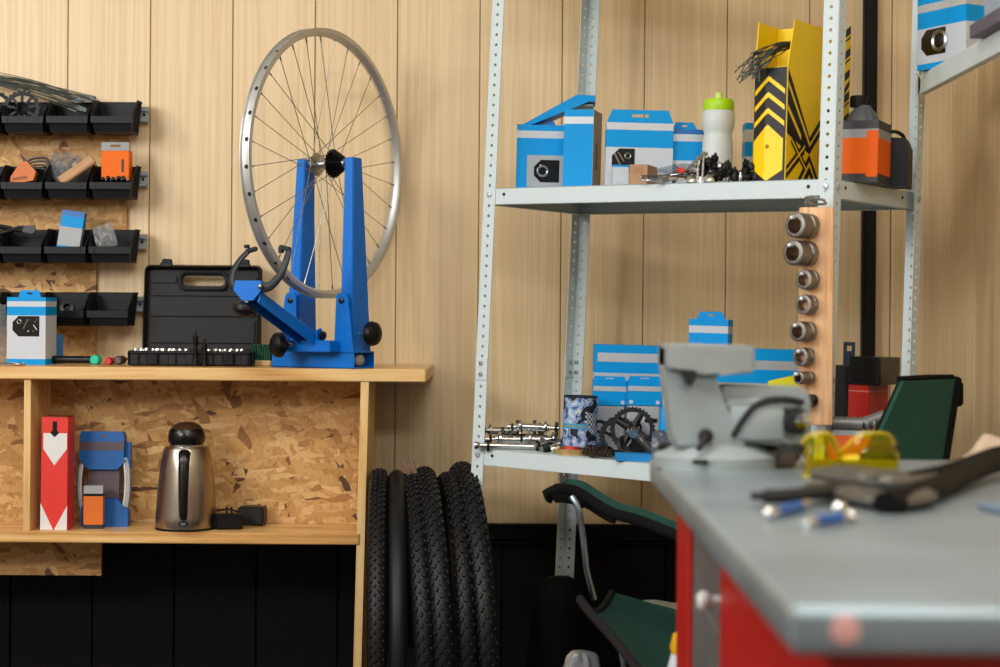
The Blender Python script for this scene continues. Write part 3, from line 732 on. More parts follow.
for k in range(NS):
    side = -1 if k % 2 else 1
    j = k // 2; cross = 1 if j % 2 else -1
    a = 2 * pi * (k + .5) / NS
    ah = a + cross * radians(62)
    fx = -.0262 if side < 0 else .012
    rf = .0225
    p = Vector((fx, rf * cos(ah), rf * sin(ah))); q = Vector((0, (RO - .019) * cos(a), (RO - .019) * sin(a)))
    d_ = (q - p).normalized()
    b = MB(); b.cyl(p, q, .0009, n=6); b.cyl(q - d_ * .012, q + d_ * .004, .0019, n=6)
    b.obj('spoke', [SPW], wh)
# ================================================================ LOWER SHELF OF THE PINE UNIT
def shelf_pt(px, y):
    p = P(px, 530, y); return Vector((p.x, y, LZ))
# red and white tall box
D_ = 3.80; w = S(27, D_); h = S(113, D_); d = .05
r = thing('tall_box', 'tall red box with white arrow points on the lower pine shelf', 'box', T(shelf_pt(53.5, D_)) @ RZ(-.05) @ RY(.006))
WHT = mat('white card', 'd9d7d4', .45, var=.03)
b = MB(); b.box((0, d / 2, h / 2), (w, d, h), 0, .0008); b.obj('carton_body', [RED], r)
b = MB()
for pl_ in ([(-w / 2, .001), (-.001, .001), (-w / 2, h * .24)], [(w / 2, .001), (.001, .001), (w / 2, h * .22)]): MB().prism(pl_, -.0007, .0003).obj('white_corner', [WHT], r, smooth=0)
b.prism([(-w * .42, h * .86), (w * .46, h * .86), (w * .46, h * .72), (.0, h * .575), (-w * .42, h * .72)], -.0007, .0003); b.obj('white_panel', [WHT], r, smooth=0)
b = MB(); b.prism([(-w * .08, h * .965), (w * .08, h * .965), (w * .08, h * .89), (w * .16, h * .86), (0, h * .825), (-w * .16, h * .86), (-w * .08, h * .89)], -.0012, -.0005); b.obj('hang_slot', [BLACK], r, smooth=0)
b = MB(); b.box((0, d / 2, h + .001), (w * .94, d * .94, .002), 0); b.obj('lid', [mat('dark red card', '7a2420', .5)], r)
# blue card pack with white housings
D_ = 3.87; r = thing('card_pack', 'blue hang card holding a loop of white and grey cable housing', 'package', T(shelf_pt(101.5, D_)) @ RX(-.06))
w = S(52, D_); h = S(95, D_)
b = MB()
b.prism([(-w * .46, h * .70), (w * .40, h * .70), (w * .40, h * .95), (w * .36, h), (-w * .43, h), (-w * .46, h * .96)], 0, .028)
b.prism([(-w * .46, h * .70), (-w * .28, h * .60), (w * .28, h * .60), (w * .44, h * .70)], 0, .028)
b.prism([(-w * .4, 0), (w * .5, 0), (w * .5, h * .17), (w * .28, h * .29), (-w * .28, h * .29), (-w * .4, h * .2)], 0, .028)
b.prism([(-w * .3, h * .28), (w * .3, h * .28), (w * .3, h * .61), (-w * .3, h * .61)], .012, .026)
b.prism([(w * .38, h * .62), (w * .5, h * .62), (w * .5, h * .89), (w * .40, h * .89)], .014, .028)
b.obj('card', [mat('mid blue card', '15589c', .45)], r, smooth=0)
b = MB(); b.prism([(-w * .3, h * .3), (w * .3, h * .3), (w * .3, h * .59), (-w * .3, h * .59)], .0105, .0122); b.prism([(-w * .46, h * .80), (w * .40, h * .80), (w * .40, h * .89), (-w * .46, h * .89)], -.0006, .0003); b.obj('grey_band', [mat('taupe print', '55484e', .5)], r, smooth=0)
for s in (-1, 1):
    for k in range(4):
        pts = [(s * (w * .33 + .003 * k) + s * .012 * cos(a), .006 + .004 * k, h * .44 + h * .3 * sin(a)) for a in [-1.25 + 2.5 * i / 12 for i in range(13)]]
        MB().tube(pts, .0024, 8).obj('cable_housing', [mat('white housing', 'd2d3d4', .35) if k < 3 else mat('grey housing', '6a6a70', .4)], r)
MB().box((0, -.0004, h * .955), (.012, .001, .004)).obj('hang_slot', [mat('slot brown', '6b4a2c', .7)], r)
# orange box in front
D_ = 3.83; w = S(19, D_); h = S(43, D_)
r = thing('small_box', 'small orange and grey box leaning on the blue cable card', 'box', T(shelf_pt(93, D_)) @ RZ(.06))
b = MB(); banded(b, w, .022, h, [(.1, 0), (.76, 1), (.82, 2), (1, 3)]); b.obj('carton_body', [mat('charcoal card', '2b2b2d', .5), mat('dull orange card', 'd26a22', .5), BLACK, mat('light grey card', '9b9a9a', .5)], r, smooth=0)
# kettle jug
D_ = 3.855; r = thing('kettle', 'brushed steel kettle with black handle and domed black lid', 'kettle', T(shelf_pt(186, D_)))
BRS = mat('brushed steel', 'a39a90', .3, 1., var=.12, scale=3)
R0 = S(61, D_) / 2; H = S(82, D_); R1 = S(42, D_) / 2
b = MB(); b.lathe([(0, .002), (R0 * .97, .002), (R0, .006), (R0 * .985, .03), (R0 * .93, H * .45), (R0 * .85, H * .75), (R1 * 1.08, H * .97), (R1 * 1.0, H), (R1 * .8, H), (0, H)], 48)
b.obj('body', [BRS], r)
MB().lathe([(R0 * .9, 0), (R0 * 1.0, 0), (R0 * 1.0, .0035), (R0 * .9, .0035)], 40, closed=True).obj('base_ring', [BLACK], r)
RL = S(36, D_) / 2; zb = H + .004
MB().lathe([(0, H - .002), (R1 * .78, H - .002), (R1 * .78, zb + .002), (0, zb + .002)], 32).obj('neck', [STEEL], r)
MB().lathe([(0, zb), (RL * .9, zb), (RL * 1.0, zb + .007), (RL * 1.03, zb + .018), (RL * .98, zb + .03), (RL * .9, zb + .036), (0, zb + .036)], 36).obj('lid', [mat('gloss black', '0c0c0d', .25)], r)
MB().lathe([(RL * .9, zb + .035), (RL * .72, zb + .044), (RL * .42, zb + .050), (0, zb + .052)], 32).obj('lid_cap', [mat('smoked steel', '6a5240', .35, .8)], r)
def kr(z):  # body radius at height
    pr = [(0, R0), (.03, R0 * .985), (H * .45, R0 * .93), (H * .75, R0 * .85), (H * .97, R1 * 1.08)]
    for (a, ra), (c, rc) in zip(pr, pr[1:]):
        if z <= c: return ra + (rc - ra) * (z - a) / (c - a)
    return pr[-1][1]
ph = radians(-84)
pts = [Vector((cos(ph) * (kr(z) + o), sin(ph) * (kr(z) + o), z)) for z, o in ((H * .93, .0), (H * .9, .010), (H * .8, .014), (H * .6, .014), (H * .4, .012), (H * .22, .008), (H * .17, .0))]
MB().tube(catmull(pts, 5), [.0085 + .0055 * (1 - i / 30) for i in range(31)], 12, flat=(.8, 1.)).obj('handle', [mat('handle black', '0b0b0c', .3)], r)
MB().lathe([(0, 0), (.008, 0), (.009, .002), (.006, .0035), (0, .0035)], 20, 0, T((cos(ph) * (kr(H * .86) + .0245), sin(ph) * (kr(H * .86) + .0245), H * .86)) @ RX(pi / 2 - .15)).obj('release_button', [mat('grey button', '3a3a3c', .35)], r)
bd = MB().prism([(.011 * cos(a), .0065 * sin(a)) for a in [2 * pi * i / 20 for i in range(20)]], -.003, .004, 0).obj('badge', [BLACK], r, T((cos(ph) * kr(.018), sin(ph) * kr(.018) - .001, .0185)))
MB().prism([(.007 * cos(a), .0035 * sin(a)) for a in [2 * pi * i / 16 for i in range(16)]], -.0042, -.0028, 0).obj('badge_plate', [STEEL], bd)
# spout/rear handle silhouette line
MB().tube([(R0 * .99 * cos(a), R0 * .99 * sin(a), .004) for a in [2 * pi * i / 40 for i in range(40)]], .0012, 6, closed=True).obj('seam_ring', [DSTEEL], r)
# two power adapters
r = thing('power_adapter', 'front black power adapter with two pins beside the kettle', 'charger', T(shelf_pt(227, 3.83)) @ RZ(.12))
w = S(27, 3.83); b = MB(); b.box((.004, .018, .018), (w, .036, .034), 0, .004); b.prism([(-w * .38, .006), (-w * .38, .03), (-w * .6, .022), (-w * .85, .002), (-w * .7, .002)], .01, .028); b.obj('housing', [BLACK], r)
for x in (-.002, .009): MB().cyl((x, .022, .034), (x, .022, .05), .0022, n=8).obj('plug_pin', [DSTEEL], r)
MB().tube(catmull([(-w * .8, .018, .006), (-w * 1.05, .03, .003), (-w * .9, .06, .03), (-w * .7, .06, .045)], 6), .002, 6).obj('cord', [BLACK], r)
r = thing('power_adapter', 'rear black power adapter lying on its side behind the first', 'charger', T(shelf_pt(250, 3.90)) @ RZ(-.1))
w = S(27, 3.9); b = MB(); b.box((0, .02, .022), (w, .04, .043), 0, .005); b.box((w / 2 - .004, .02, .022), (.004, .042, .045), 0, .002); b.obj('housing', [mat('charcoal plastic', '161617', .45)], r)
MB().tube(catmull([(-w * .5, .012, .03), (-w * .8, .0, .038), (-w * 1.3, .0, .032), (-w * 1.6, .01, .012)], 6), .002, 6).obj('cord', [BLACK], r)

# ================================================================ TYRES beside the bench
def tyre(name, label, top, D, R, wd, yaw, lean, tread, seedv):
    """torus with tread blocks; stands on the floor, seen edge-on. local X = axle"""
    c = P(top[0], top[1], D)
    rz_ = random.Random(seedv)
    b = MB(); n = 72; k = 14; r2 = wd / 2; hgt = wd * .52
    prof = []
    for i in range(k + 1):
        a = -pi * .15 + (pi * 1.3) * i / k
        prof.append((R - hgt + hgt * sin(a), -r2 * cos(a)))
    prof += [(p[0] * 1. + .0, p[1] * .86) for p in prof[::-1] if p[0] < R - hgt * .2]
    b.lathe(prof, n, 0, RY(pi / 2), closed=True)
    if tread:
        nb = tread
        rows_ = [(-.72, .0), (-.36, .5), (0, 0), (.36, .5), (.72, 0)] if wd > .045 else [(-.6, 0), (-.2, .5), (.2, 0), (.6, .5)]
        for kx, off in rows_:
            ph_ = kx * 1.15
            for i in range(nb):
                a = 2 * pi * (i + off) / nb
                rr_ = R - hgt + hgt * cos(ph_) + .0012
                M_ = RX(a) @ T((r2 * sin(ph_), 0, rr_)) @ RY(ph_) @ RZ(.5 * (1 if kx > 0 else -1) * (abs(kx) > .1))
                b.box((0, 0, 0), (wd * .14, 2 * pi * R / nb * .42, .0055), 0, .0012, M=M_)
    # lowest point at floor: place centre
    zc = R * cos(lean)
    o = b.obj(name, RUB, smooth=40)
    # top point pixel fixes x; centre below along lean
    zt = zc + R * cos(lean)
    M0 = T((c.x - sin(lean) * R * -1, D, zc)) @ RZ(yaw) @ RY(-lean)
    o.matrix_local = M0
    return tag(o, label, 'tyre', 'mountain bike tyres stacked by the bench')
RT = .365
tz = [
    (379, 475, 3.80, RT - .004, .042, .06, .012, 120, 'tyre nearest the pine upright, first of the leaning row'),
    (397, 475, 3.80, RT - .004, .040, .07, .01, 0, 'smooth narrow black tyre, second from the pine upright'),
    (411, 480, 3.80, RT - .007, .044, .10, .05, 96, 'knobbly black tyre with a brown tie strip, third from the pine upright'),
    (425, 471, 3.80, RT - .001, .046, .12, .05, 90, 'knobbly black tyre leaning on the third, fourth from the pine upright'),
    (449, 486, 3.82, RT - .008, .046, .12, .03, 84, 'knobbly black tyre just inside the outermost one, fifth from the pine upright'),
    (463, 469, 3.84, RT + .003, .05, .13, .05, 80, 'outermost knobbly black tyre of the row, under the steel rack post')]
for i, (px, py, D, R, wd, yaw, lean, tread, lab) in enumerate(tz):
    tyre('tyre', lab, (px, py), D, R, wd, yaw, lean, tread, i)
for (px, py, dx, lab) in ((411, 478, -.004, 'left brown strip end standing up between the third and fourth tyre'), (414, 479, .004, 'right brown strip end standing up between the third and fourth tyre')):
    a = P(px, py - 2, 3.78)
    b = MB(); b.tube(catmull([(0, 0, -.012), (-.003 + dx, 0, .012), (-.014 + dx * 2, .004, .036)], 5), .0058, 8, flat=(.4, 1))
    tag(b.obj('tie_strip', mat('brown strap', '6b4f3c', .6), M=T(a)), lab, 'strip')
# ================================================================ STEEL RACK (yawed to the room, leaning a little)
RK = 3.22; RYAW = radians(37.24); RTILT = .0197; RW = .834; RDP = .368
ZU = .0831 * RK; ZL = -.0941 * RK
RM = T((0, 0, CAMZ)) @ RY(RTILT) @ T((-.0557, 3.725, 0)) @ RZ(-RYAW)
RBASE = -1.075
RROOT = RM @ T((0, 0, RBASE))
rack = thing('steel_rack', 'pale grey perforated steel rack standing across the corner with two loaded shelves', 'rack', RROOT)
Ri = T((0, 0, -RBASE))
AL, AR, AB = -.011, RW - .002, RW + .014      # corner posts, just outside the shelf ends
def shr(a): return .0225 + (.004 - .0225) * (a - AL) / (AR - AL)
def sh_(a, z): return a + shr(a) * (z - ZU)
def perforated(b, L, wd, pitch, hole, zoff, M, th=.0018, m=0):
    """strip in x (0..wd), z (0..L), thickness along y, with round holes at mid width"""
    n = int(L / pitch); hx = wd / 2; k = 8
    for i in range(n):
        z0 = zoff + i * pitch; z1 = z0 + pitch; zc = (z0 + z1) / 2
        sq = [(wd, zc), (wd, z1), (hx, z1), (0, z1), (0, zc), (0, z0), (hx, z0), (wd, z0)]
        ci = [(hx + hole * cos(2 * pi * j / k), zc + hole * sin(2 * pi * j / k)) for j in range(k)]
        vs = [(x, 0, z) for x, z in sq + ci] + [(x, th, z) for x, z in sq + ci]
        fs = []
        for j in range(k):
            j2 = (j + 1) % k
            fs += [(j, j2, k + j2, k + j), (2 * k + j, 3 * k + j, 3 * k + j2, 2 * k + j2), (k + j, k + j2, 3 * k + j2, 3 * k + j)]
        for j in (7, 0): fs.append((j, 2 * k + j, 2 * k + (j + 1) % k, (j + 1) % k))
        for j in (3, 4): fs.append((j, 2 * k + j, 2 * k + (j + 1) % k, (j + 1) % k))
        b.add(vs, fs, m, M)
FLG = .032
def post(a, bb, sx, sy, z0, z1, name='post'):
    """corner angle: flanges run from (a,bb) in +sx along a and +sy along b; sheared"""
    b = MB(); n = int((z1 - z0) / .022)
    SH = Matrix.Identity(4); SH[0][2] = shr(a)
    M0 = T((a - shr(a) * ZU, bb, 0)) @ SH
    M1 = M0 @ Matrix.Diagonal((sx, 1 if sy > 0 else -1, 1, 1))
    perforated(b, z1 - z0, FLG, .022, .0036, z0, M1)
    M2 = M0 @ Matrix(((0, 1 * sx, 0, 0), (sy, 0, 0, 0), (0, 0, 1, 0), (0, 0, 0, 1)))
    perforated(b, z1 - z0, FLG, .022, .0036, z0, M2)
    b.cyl((.0006 * sx, .0006 * sy, z0), (.0006 * sx, .0006 * sy, z0 + n * .022), .0012, n=6, M=M0)
    return b.obj(name, [RACK], rack, Ri, smooth=30)
ZTOP = .86
def zfoot(a, bb):
    p = RM @ Vector((a, bb, 0)); return -(p.z - .002) / cos(RTILT)
posts = []
for (a, bb, sx, sy) in ((AL, 0, 1, 1), (AR, 0, -1, 1), (AB, RDP, -1, -1), (AL, RDP, 1, -1)):
    posts.append((a, bb, sx, sy, post(a, bb, sx, sy, zfoot(sh_(a, -1), bb), ZTOP)))
    # foot cap
    zf = zfoot(sh_(a, -1), bb)
    MB().box((sh_(a, zf) + sx * FLG / 2, bb + sy * FLG / 2, zf + .006), (FLG + .006, FLG + .006, .012), 0, .003).obj('foot', [BLACK], rack, Ri)
def shelf(z, name='shelf'):
    b = MB(); t = .0016; f = .036; a0, a1 = sh_(AL, z) + t + .0006, sh_(AR, z) - t - .0006; y0, y1 = t + .0006, RDP - t - .0006
    ca, cy = (a0 + a1) / 2, (y0 + y1) / 2
    b.box((ca, cy, z - .0008), (a1 - a0, y1 - y0, .0016), 0)
    for y in (y0, y1): b.box((ca, y + (.0006 if y == y0 else -.0006), z - f / 2), (a1 - a0, .0012, f), 0)
    for a in (a0, a1): b.box((a + (.0006 if a == a0 else -.0006), cy, z - f / 2), (.0012, y1 - y0, f), 0)
    # returned lips under the edge, stiffener below the deck
    for y in (y0 + .008, y1 - .008): b.box((ca, y, z - f + .0006), (a1 - a0, .016, .0012), 0)
    for a in (a0 + .008, a1 - .008): b.box((a, cy, z - f + .0006), (.016, y1 - y0, .0012), 0)
    b.box((ca, cy, z - .011), (a1 - a0 - .01, .05, .018), 0, .004)
    # punched holes near the ends (dark dimple)
    for a in (a0 + .052, a1 - .052):
        b.cyl((a, y0 - .0006, z - .014), (a, y0 + .001, z - .014), .0038, n=12, m=1)
    for y in (y0 + .052, y1 - .052):
        for a in (a0, a1): b.cyl((a - .0007, y, z - .014), (a + .0007, y, z - .014), .0038, n=12, m=1)
    o = b.obj(name, [RACK, mat('hole dark', '15110e', .8)], rack, Ri, smooth=30)
    for (a, bb, sx, sy, po) in posts:
        q = sh_(a, z)
        MB().lathe([(0, 0), (.006, 0), (.0055, .003), (0, .004)], 10, 0, T((q + sx * FLG / 2, bb + (-.0004 if sy > 0 else .0004), z - .014)) @ RX(pi / 2 * sy)).obj('bolt', [ZINC], o)
        MB().lathe([(0, 0), (.006, 0), (.0055, .003), (0, .004)], 10, 0, T((q + (-.0004 if sx > 0 else .0004), bb + sy * FLG / 2, z - .014)) @ RY(-pi / 2 * sx)).obj('bolt', [ZINC], o)
shelf(ZU); shelf(ZL); shelf(ZU + .60)
# splice plates joining post sections
for (a, bb, sx, sy, po) in posts:
    zz = ZL + .175
    q = sh_(a, zz)
    b = MB(); b.box((q + sx * (FLG / 2 + .001), bb + sy * .0026, zz), (FLG * .94, .0016, .05), 0, .0006)
    b.box((q + sx * .0026, bb + sy * (FLG / 2 + .001), zz), (.0016, FLG * .94, .05), 0, .0006)
    if sy > 0: b.box((q + sx * (FLG / 2), bb - .0008, zz), (FLG, .0016, .05), 0, .0006)
    sp = b.obj('splice_plate', [RACK], po)
    for dz in (-.012, .012):
        MB().lathe([(0, 0), (.005, 0), (.0045, .004), (0, .0045)], 8, 0, T((q + sx * FLG / 2, bb + (sy * .0034 if sy < 0 else -.0016), zz + dz)) @ RX(pi / 2)).obj('splice_bolt', [STEEL], po)
        MB().lathe([(0, 0), (.005, 0), (.0045, .004), (0, .0045)], 8, 0, T((q + sx * (.0034 if sy < 0 else -.001), bb + sy * FLG / 2, zz + dz)) @ RY(pi / 2 * (sx if sy < 0 else -sx))).obj('splice_bolt', [STEEL], po)

# ---------------------------------------------------------------- placing things on the shelves
def rk(px, b_, z):
    lo, hi = -.3, 1.3
    for _ in range(50):
        m_ = (lo + hi) / 2
        if proj(RM @ Vector((m_, b_, z)))[0] < px: lo = m_
        else: hi = m_
    return RM @ Vector((lo, b_, z))
def rkm(px, b_, z, yaw=0., lift=0.):
    """matrix of something standing on the rack shelf at pixel column px, depth b_"""
    p = rk(px, b_, z + .0002 + lift)
    return T(p) @ RY(RTILT) @ RZ(yaw)
def rs(n, px, b_, z): return n * rk(px, b_, z).y / F
def topz(px, b_, z, ypix):
    """height above the shelf reached at image row ypix"""
    p = rk(px, b_, z); y0 = proj(p)[1]; return (y0 - ypix) * p.y / F
U = ZU; Lo = ZL
RY_ = -RYAW
# --- upper shelf
# carton with raised lid
b_ = .10; px = 539; w = rs(47, px, b_, U); h = topz(px, b_, U, 125)
M_ = rkm(px, b_, U, -.06)
r = carton('part_carton', 'blue carton with its lid flap propped open at the left end of the upper shelf', M_, w, .10, h, [(.03, 0), (.50, 0), (.80, 0), (.91, 3), (1, 0)],
           win=(-w * .12, w * .42, h * .13, h * .47), bits=(('ring', .35, .5, .011, 0), ('bar', .2, .6, .01, 1.2)))
MB().prism([(-w * .27, h * .06), (w * .5, h * .06), (w * .5, h * .54), (-w * .27, h * .54)], -.0006, .0002).obj('grey_panel', [GREYC], r, smooth=0)
lw_ = rs(58, px, b_, U); le_ = lw_ - w / 2 + rs(19, px, b_, U); rise = rs(31, px, b_, U)
b = MB(); b.prism([(-w / 2 - .002, h + .001), (-w / 2 + .012, h + .001), (lw_ - w / 2, h + rise), (le_, h + rise), (le_, h + rise * .78), (lw_ - w / 2 + .03, h + rise * .80), (-w / 2 + .03, h + .0005)], .005, .09)
b.obj('lid_flap', [BLUE], r, smooth=0)
MB().box((le_ - w * .2, .05, h + rise * .70), (w * .34, .07, .004), 0, .001).obj('flap_lining', [GREYC], r)
slb = MB(); slot_tab(slb, w * .55, w * .42, .012, .02, .022, M=T((w * .05, 0, h))); slb.obj('hang_tab', [DBLUE], r, smooth=0)
# tall carton turned to show its side
b_ = .075; px = 577; w = rs(30, px, b_, U); h = topz(px, b_, U, 109.5)
M_ = rkm(px, b_, U, -.26)
d_ = .085
r = carton('tall_carton', 'plain blue carton with one silver stripe, closest right of the open-lid carton', M_, w, d_, h, [(.82, 0), (.91, 3), (1, 0)])
gs = MB(); gs.prism([(0, 0), (d_, 0), (d_, h), (0, h)], -.0006, .0002); gs.obj('grey_side', [mat('brown grey side', '8a857f', .5)], r, T((w / 2 + .0002, 0, 0)) @ RZ(pi / 2), smooth=0)
MB().box((w / 2 + .0008, d_ * .42, h * .42), (.0012, d_ * .14, h * .34), 0, .0004).obj('side_slot', [BLACK], r)
# big header carton
b_ = .09; px = 638.5; w = rs(67, px, b_, U); h = topz(px, b_, U, 123)
r = carton('header_carton', 'wide blue and white carton with a trapezoid hang header on the upper shelf', rkm(px, b_, U, .0), w, .05, h,
       [(.62, 1), (.89, 0), (1, 3)], tab=(w, w * .84, topz(px, b_, U, 110) - h), win=(-w * .41, -w * .07, h * .22, h * .6), bits=(('bar', .25, .55, .014, -1.1), ('bar', .4, .65, .012, -1.0), ('ring', .7, .7, .006, 0), ('nut', .72, .3, .003, 0)))
# smaller header carton behind
b_ = .16; px = 687; w = rs(35, px, b_, U); h = topz(px, b_, U, 129.5)
carton('header_carton', 'smaller blue carton between the wide header carton and the bottle', rkm(px, b_, U, -.04), w, .06, h, [(.48, 1), (.8, 0), (.92, 3), (1, 4)],
       tab=(w * .75, w * .5, topz(px, b_, U, 121.5) - h, -w * .1, .02), win=(-w * .48, -w * .2, h * .1, h * .42, 'r'))
# small carton by the yellow file
b_ = .22; px = 754; w = rs(20, px, b_, U); h = topz(px, b_, U, 123)
carton('part_carton', 'small blue and white carton half hidden left of the yellow file box', rkm(px, b_, U, 0), w, .05, h, [(.5, 1), (.72, 0), (.9, 3), (1, 0)])
# water bottle
b_ = .13; px = 716.5; R_ = rs(32.5, px, b_, U) / 2
r = thing('water_bottle', 'translucent white sports bottle with lime green cap', 'bottle', rkm(px, b_, U))
zc = topz(px, b_, U, 110); z1 = topz(px, b_, U, 131)
BOT = mat('frosted bottle', 'd9e2e2', .4, var=.02, trans=.25)
MB().lathe([(0, 0), (R_ * .85, 0), (R_ * .95, .004), (R_ * .95, z1 * .55), (R_ * .93, z1 * .8), (R_ * .87, z1 * .9), (R_ * .85, z1 * .95), (R_ * .92, z1 * 1.01), (R_, z1 * 1.1), (R_ * 1.0, zc - .008), (R_ * .93, zc - .002), (R_ * .85, zc)], 40).obj('body', [BOT], r)
LIME = mat('lime plastic', 'a2cf12', .4, var=.03)
MB().lathe([(0, zc - .003), (R_ * .93, zc - .003), (R_ * .95, zc), (R_ * .94, zc + .016), (R_ * .85, zc + .0215), (R_ * .4, zc + .023), (0, zc + .023)], 40).obj('cap', [LIME], r)
MB().lathe([(0, zc + .021), (.009, zc + .021), (.009, zc + .027), (.0075, zc + .029), (.0085, zc + .034), (.006, zc + .036), (0, zc + .036)], 24).obj('spout', [mat('pale lime', 'c5dc7a', .4)], r)
# small white and kraft boxes in front
b_ = .03; px = 620.5; w = rs(16, px, b_, U); h = topz(px, b_, U, 165)
r = thing('small_box', 'tiny white box with blue edge in front of the wide header carton', 'box', rkm(px, b_, U, .05))
b = MB(); banded(b, w, .02, h, [(.9, 0), (1, 1)]); b.obj('carton_body', [WHITEC, BLUE], r, smooth=0)
MB().tube([(-w * .3, -.0004, h * .06), (0, -.0004, h * .2), (w * .3, -.0004, h * .06)], .0005, 5).obj('printed_mark', [GREYC], r)
b_ = .035; px = 638; w = rs(19, px, b_, U); h = topz(px, b_, U, 164.5)
r = thing('small_box', 'small brown kraft box beside the tiny white box', 'box', rkm(px, b_, U, -.38))
b = MB(); b.box((0, .035, h / 2), (w, .07, h), 0, .0006); b.obj('carton_body', [KRAFT], r)
MB().box((0, .0, h * .7), (w * .5, .0006, h * .3), 0).obj('flap', [mat('kraft flap', '9a7552', .7)], r)
# pile of brake parts
rr = random.Random(5)
def lever(M, label, black):
    r = thing('brake_lever', label, 'lever', M, )
    MB().tube(catmull([(-.05, 0, .006), (-.025, .004, .009), (.0, 0, .012), (.03, -.004, .02)], 6), [.006] * 7 + [.0045] * 6 + [.004] * 6, 8, flat=(.6, 1)).obj('blade', [BLACK if black else CHROME], r)
    MB().lathe([(0, -.008), (.011, -.008), (.013, -.004), (.013, .004), (.011, .008), (0, .008)], 16, 0, T((.034, 0, .018)) @ RX(pi / 2)).obj('clamp', [STEEL if not black else BLACK], r)
    MB().cyl((.03, -.012, .018), (.03, .012, .018), .0035, n=8).obj('pin', [CHROME], r)
LS = Matrix.Scale(1.35, 4)
lever(rkm(673, .03, U, .1, .004) @ RX(-.3) @ LS, 'silver brake lever lying nearest the kraft box', 0)
lever(rkm(686, .05, U, .5, .008) @ RX(-.4) @ RY(-.2) @ LS, 'silver brake lever under the clear packet', 0)
for px, b__, W_, lab in ((664, .025, .05, 'front loop of bright cable lying beside the kraft box'), (676, .045, .06, 'rear loop of bright cable under the clear packet')):
    tag(MB().tube([(W_ * cos(a), W_ * .5 * sin(a), .006 + .014 * (1 + sin(a + 1)) * .5) for a in [2 * pi * i / 28 for i in range(28)]], .0024, 7, closed=True).obj('cable_loop', CHROME, M=rkm(px, b__, U)), lab, 'cable')
b = MB(); b.grid(lambda u, v: Vector(((u - .5) * .1, (v - .5) * .06, .026 + .008 * sin(5 * u + 3 * v) + .02 * u)), 10, 8, thick=.0012)
tag(b.obj('clear_packet', CLEARB, M=rkm(684, .05, U, .2)), 'clear packet with a red sticker on the pile of brake levers', 'packet')
b = MB(); b.prism([(.01 * cos(a) * (1 if i % 2 else .5), .01 * sin(a) * (1 if i % 2 else .5)) for i, a in enumerate([2 * pi * k / 10 for k in range(10)])], -.001, .001)
tag(b.obj('sticker', mat('red sticker', 'd8382a', .4), M=rkm(681, .02, U, 0, .027) @ RX(-.6)), 'red star-shaped sticker beside the silver brake levers', 'sticker')
def pedalbits(px, b_, n, label, grp, spread, hgt, seed):
    q = random.Random(seed)
    for i in range(n):
        R_ = q.uniform(.006, .0095); t = (i + .5) / n
        Mx = rkm(px + (t - .5) * spread + q.uniform(-2, 2), b_ + q.uniform(-.015, .015), U, q.uniform(-1, 1), hgt * (1 - abs(t - .45) * 1.4) * q.uniform(.1, 1.) + R_) @ RX(q.uniform(-.8, .8))
        o = MB()
        o.lathe([(0, -R_), (R_ * .8, -R_ * .8), (R_, 0), (R_ * .8, R_ * .8), (R_ * .35, R_), (R_ * .3, R_ * 1.5), (0, R_ * 1.5)], 10); o.cyl((0, 0, -R_ * 1.8), (0, 0, -R_ * .6), R_ * .45, n=8)
        tag(o.obj('rubber_fitting', RUB if i % 9 else STEEL, M=Mx), label, 'fitting', grp)
pedalbits(714, .035, 44, 'small black round fitting in the heap in front of the bottle', 'black fittings before the bottle', 46, .05, 2)
pedalbits(748, .05, 14, 'small black round fitting heaped at the foot of the yellow file', 'black fittings by the yellow file', 15, .05, 9)
for px, hh, lab in ((697, .05, 'left silver skewer standing up out of the heap of fittings'), (702, .058, 'taller silver skewer standing up out of the heap of fittings')):
    b = MB(); b.cyl((0, 0, 0), (.003, 0, hh), .0032, n=10); b.lathe([(0, 0), (.0065, 0), (.0075, .006), (.004, .008), (0, .008)], 12, 0, T((.003, 0, hh - .003))); b.lathe([(0, 0), (.009, 0), (.009, .012), (0, .012)], 12)
    tag(b.obj('skewer', STEEL, M=rkm(px, .02, U)), lab, 'skewer')
for px, lab in ((692, 'silver cup washer lying in front of the skewers'), (710, 'round silver cone lying in front of the black fittings')):
    b = MB(); b.lathe([(0, 0), (.014, 0), (.013, .006), (.008, .014), (.004, .016), (0, .016)], 20)
    tag(b.obj('cone_cup', CHROME, M=rkm(px, .012, U, 0, .001)), lab, 'washer')
# flat rotor disc
b = MB(); chainring(b, .058, .046, 36, .002, RX(pi / 2) @ T((0, -.002, 0)), spokes=6, hub=.35)
tag(b.obj('brake_rotor', mat('rotor steel', '70706e', .35, 1.), M=rkm(740, .065, U, 0, .0006)), 'flat steel brake rotor lying between bottle and yellow file', 'rotor')

# ---- yellow file box: front faces along -depth, turned with the rack
b_ = .03; fx, fw, fd = 785, .082, .27
Dn = rk(fx, b_, U).y; fh = (proj(rk(fx, b_, U))[1] - 17.5) * Dn / F; fl = (proj(rk(fx, b_, U))[1] - 66) * Dn / F
r = thing('file_box', 'tall yellow file box with black chevron stripes on the upper shelf', 'file box', rkm(fx, b_, U, RY_))
BLKC = mat('black print', '17151a', .5, var=.1)
b = MB(); t = .002; cc = .016   # chamfered front-left corner
yb = lambda z: 0. if z <= fl else (z - fl) / (fh - fl) * .022
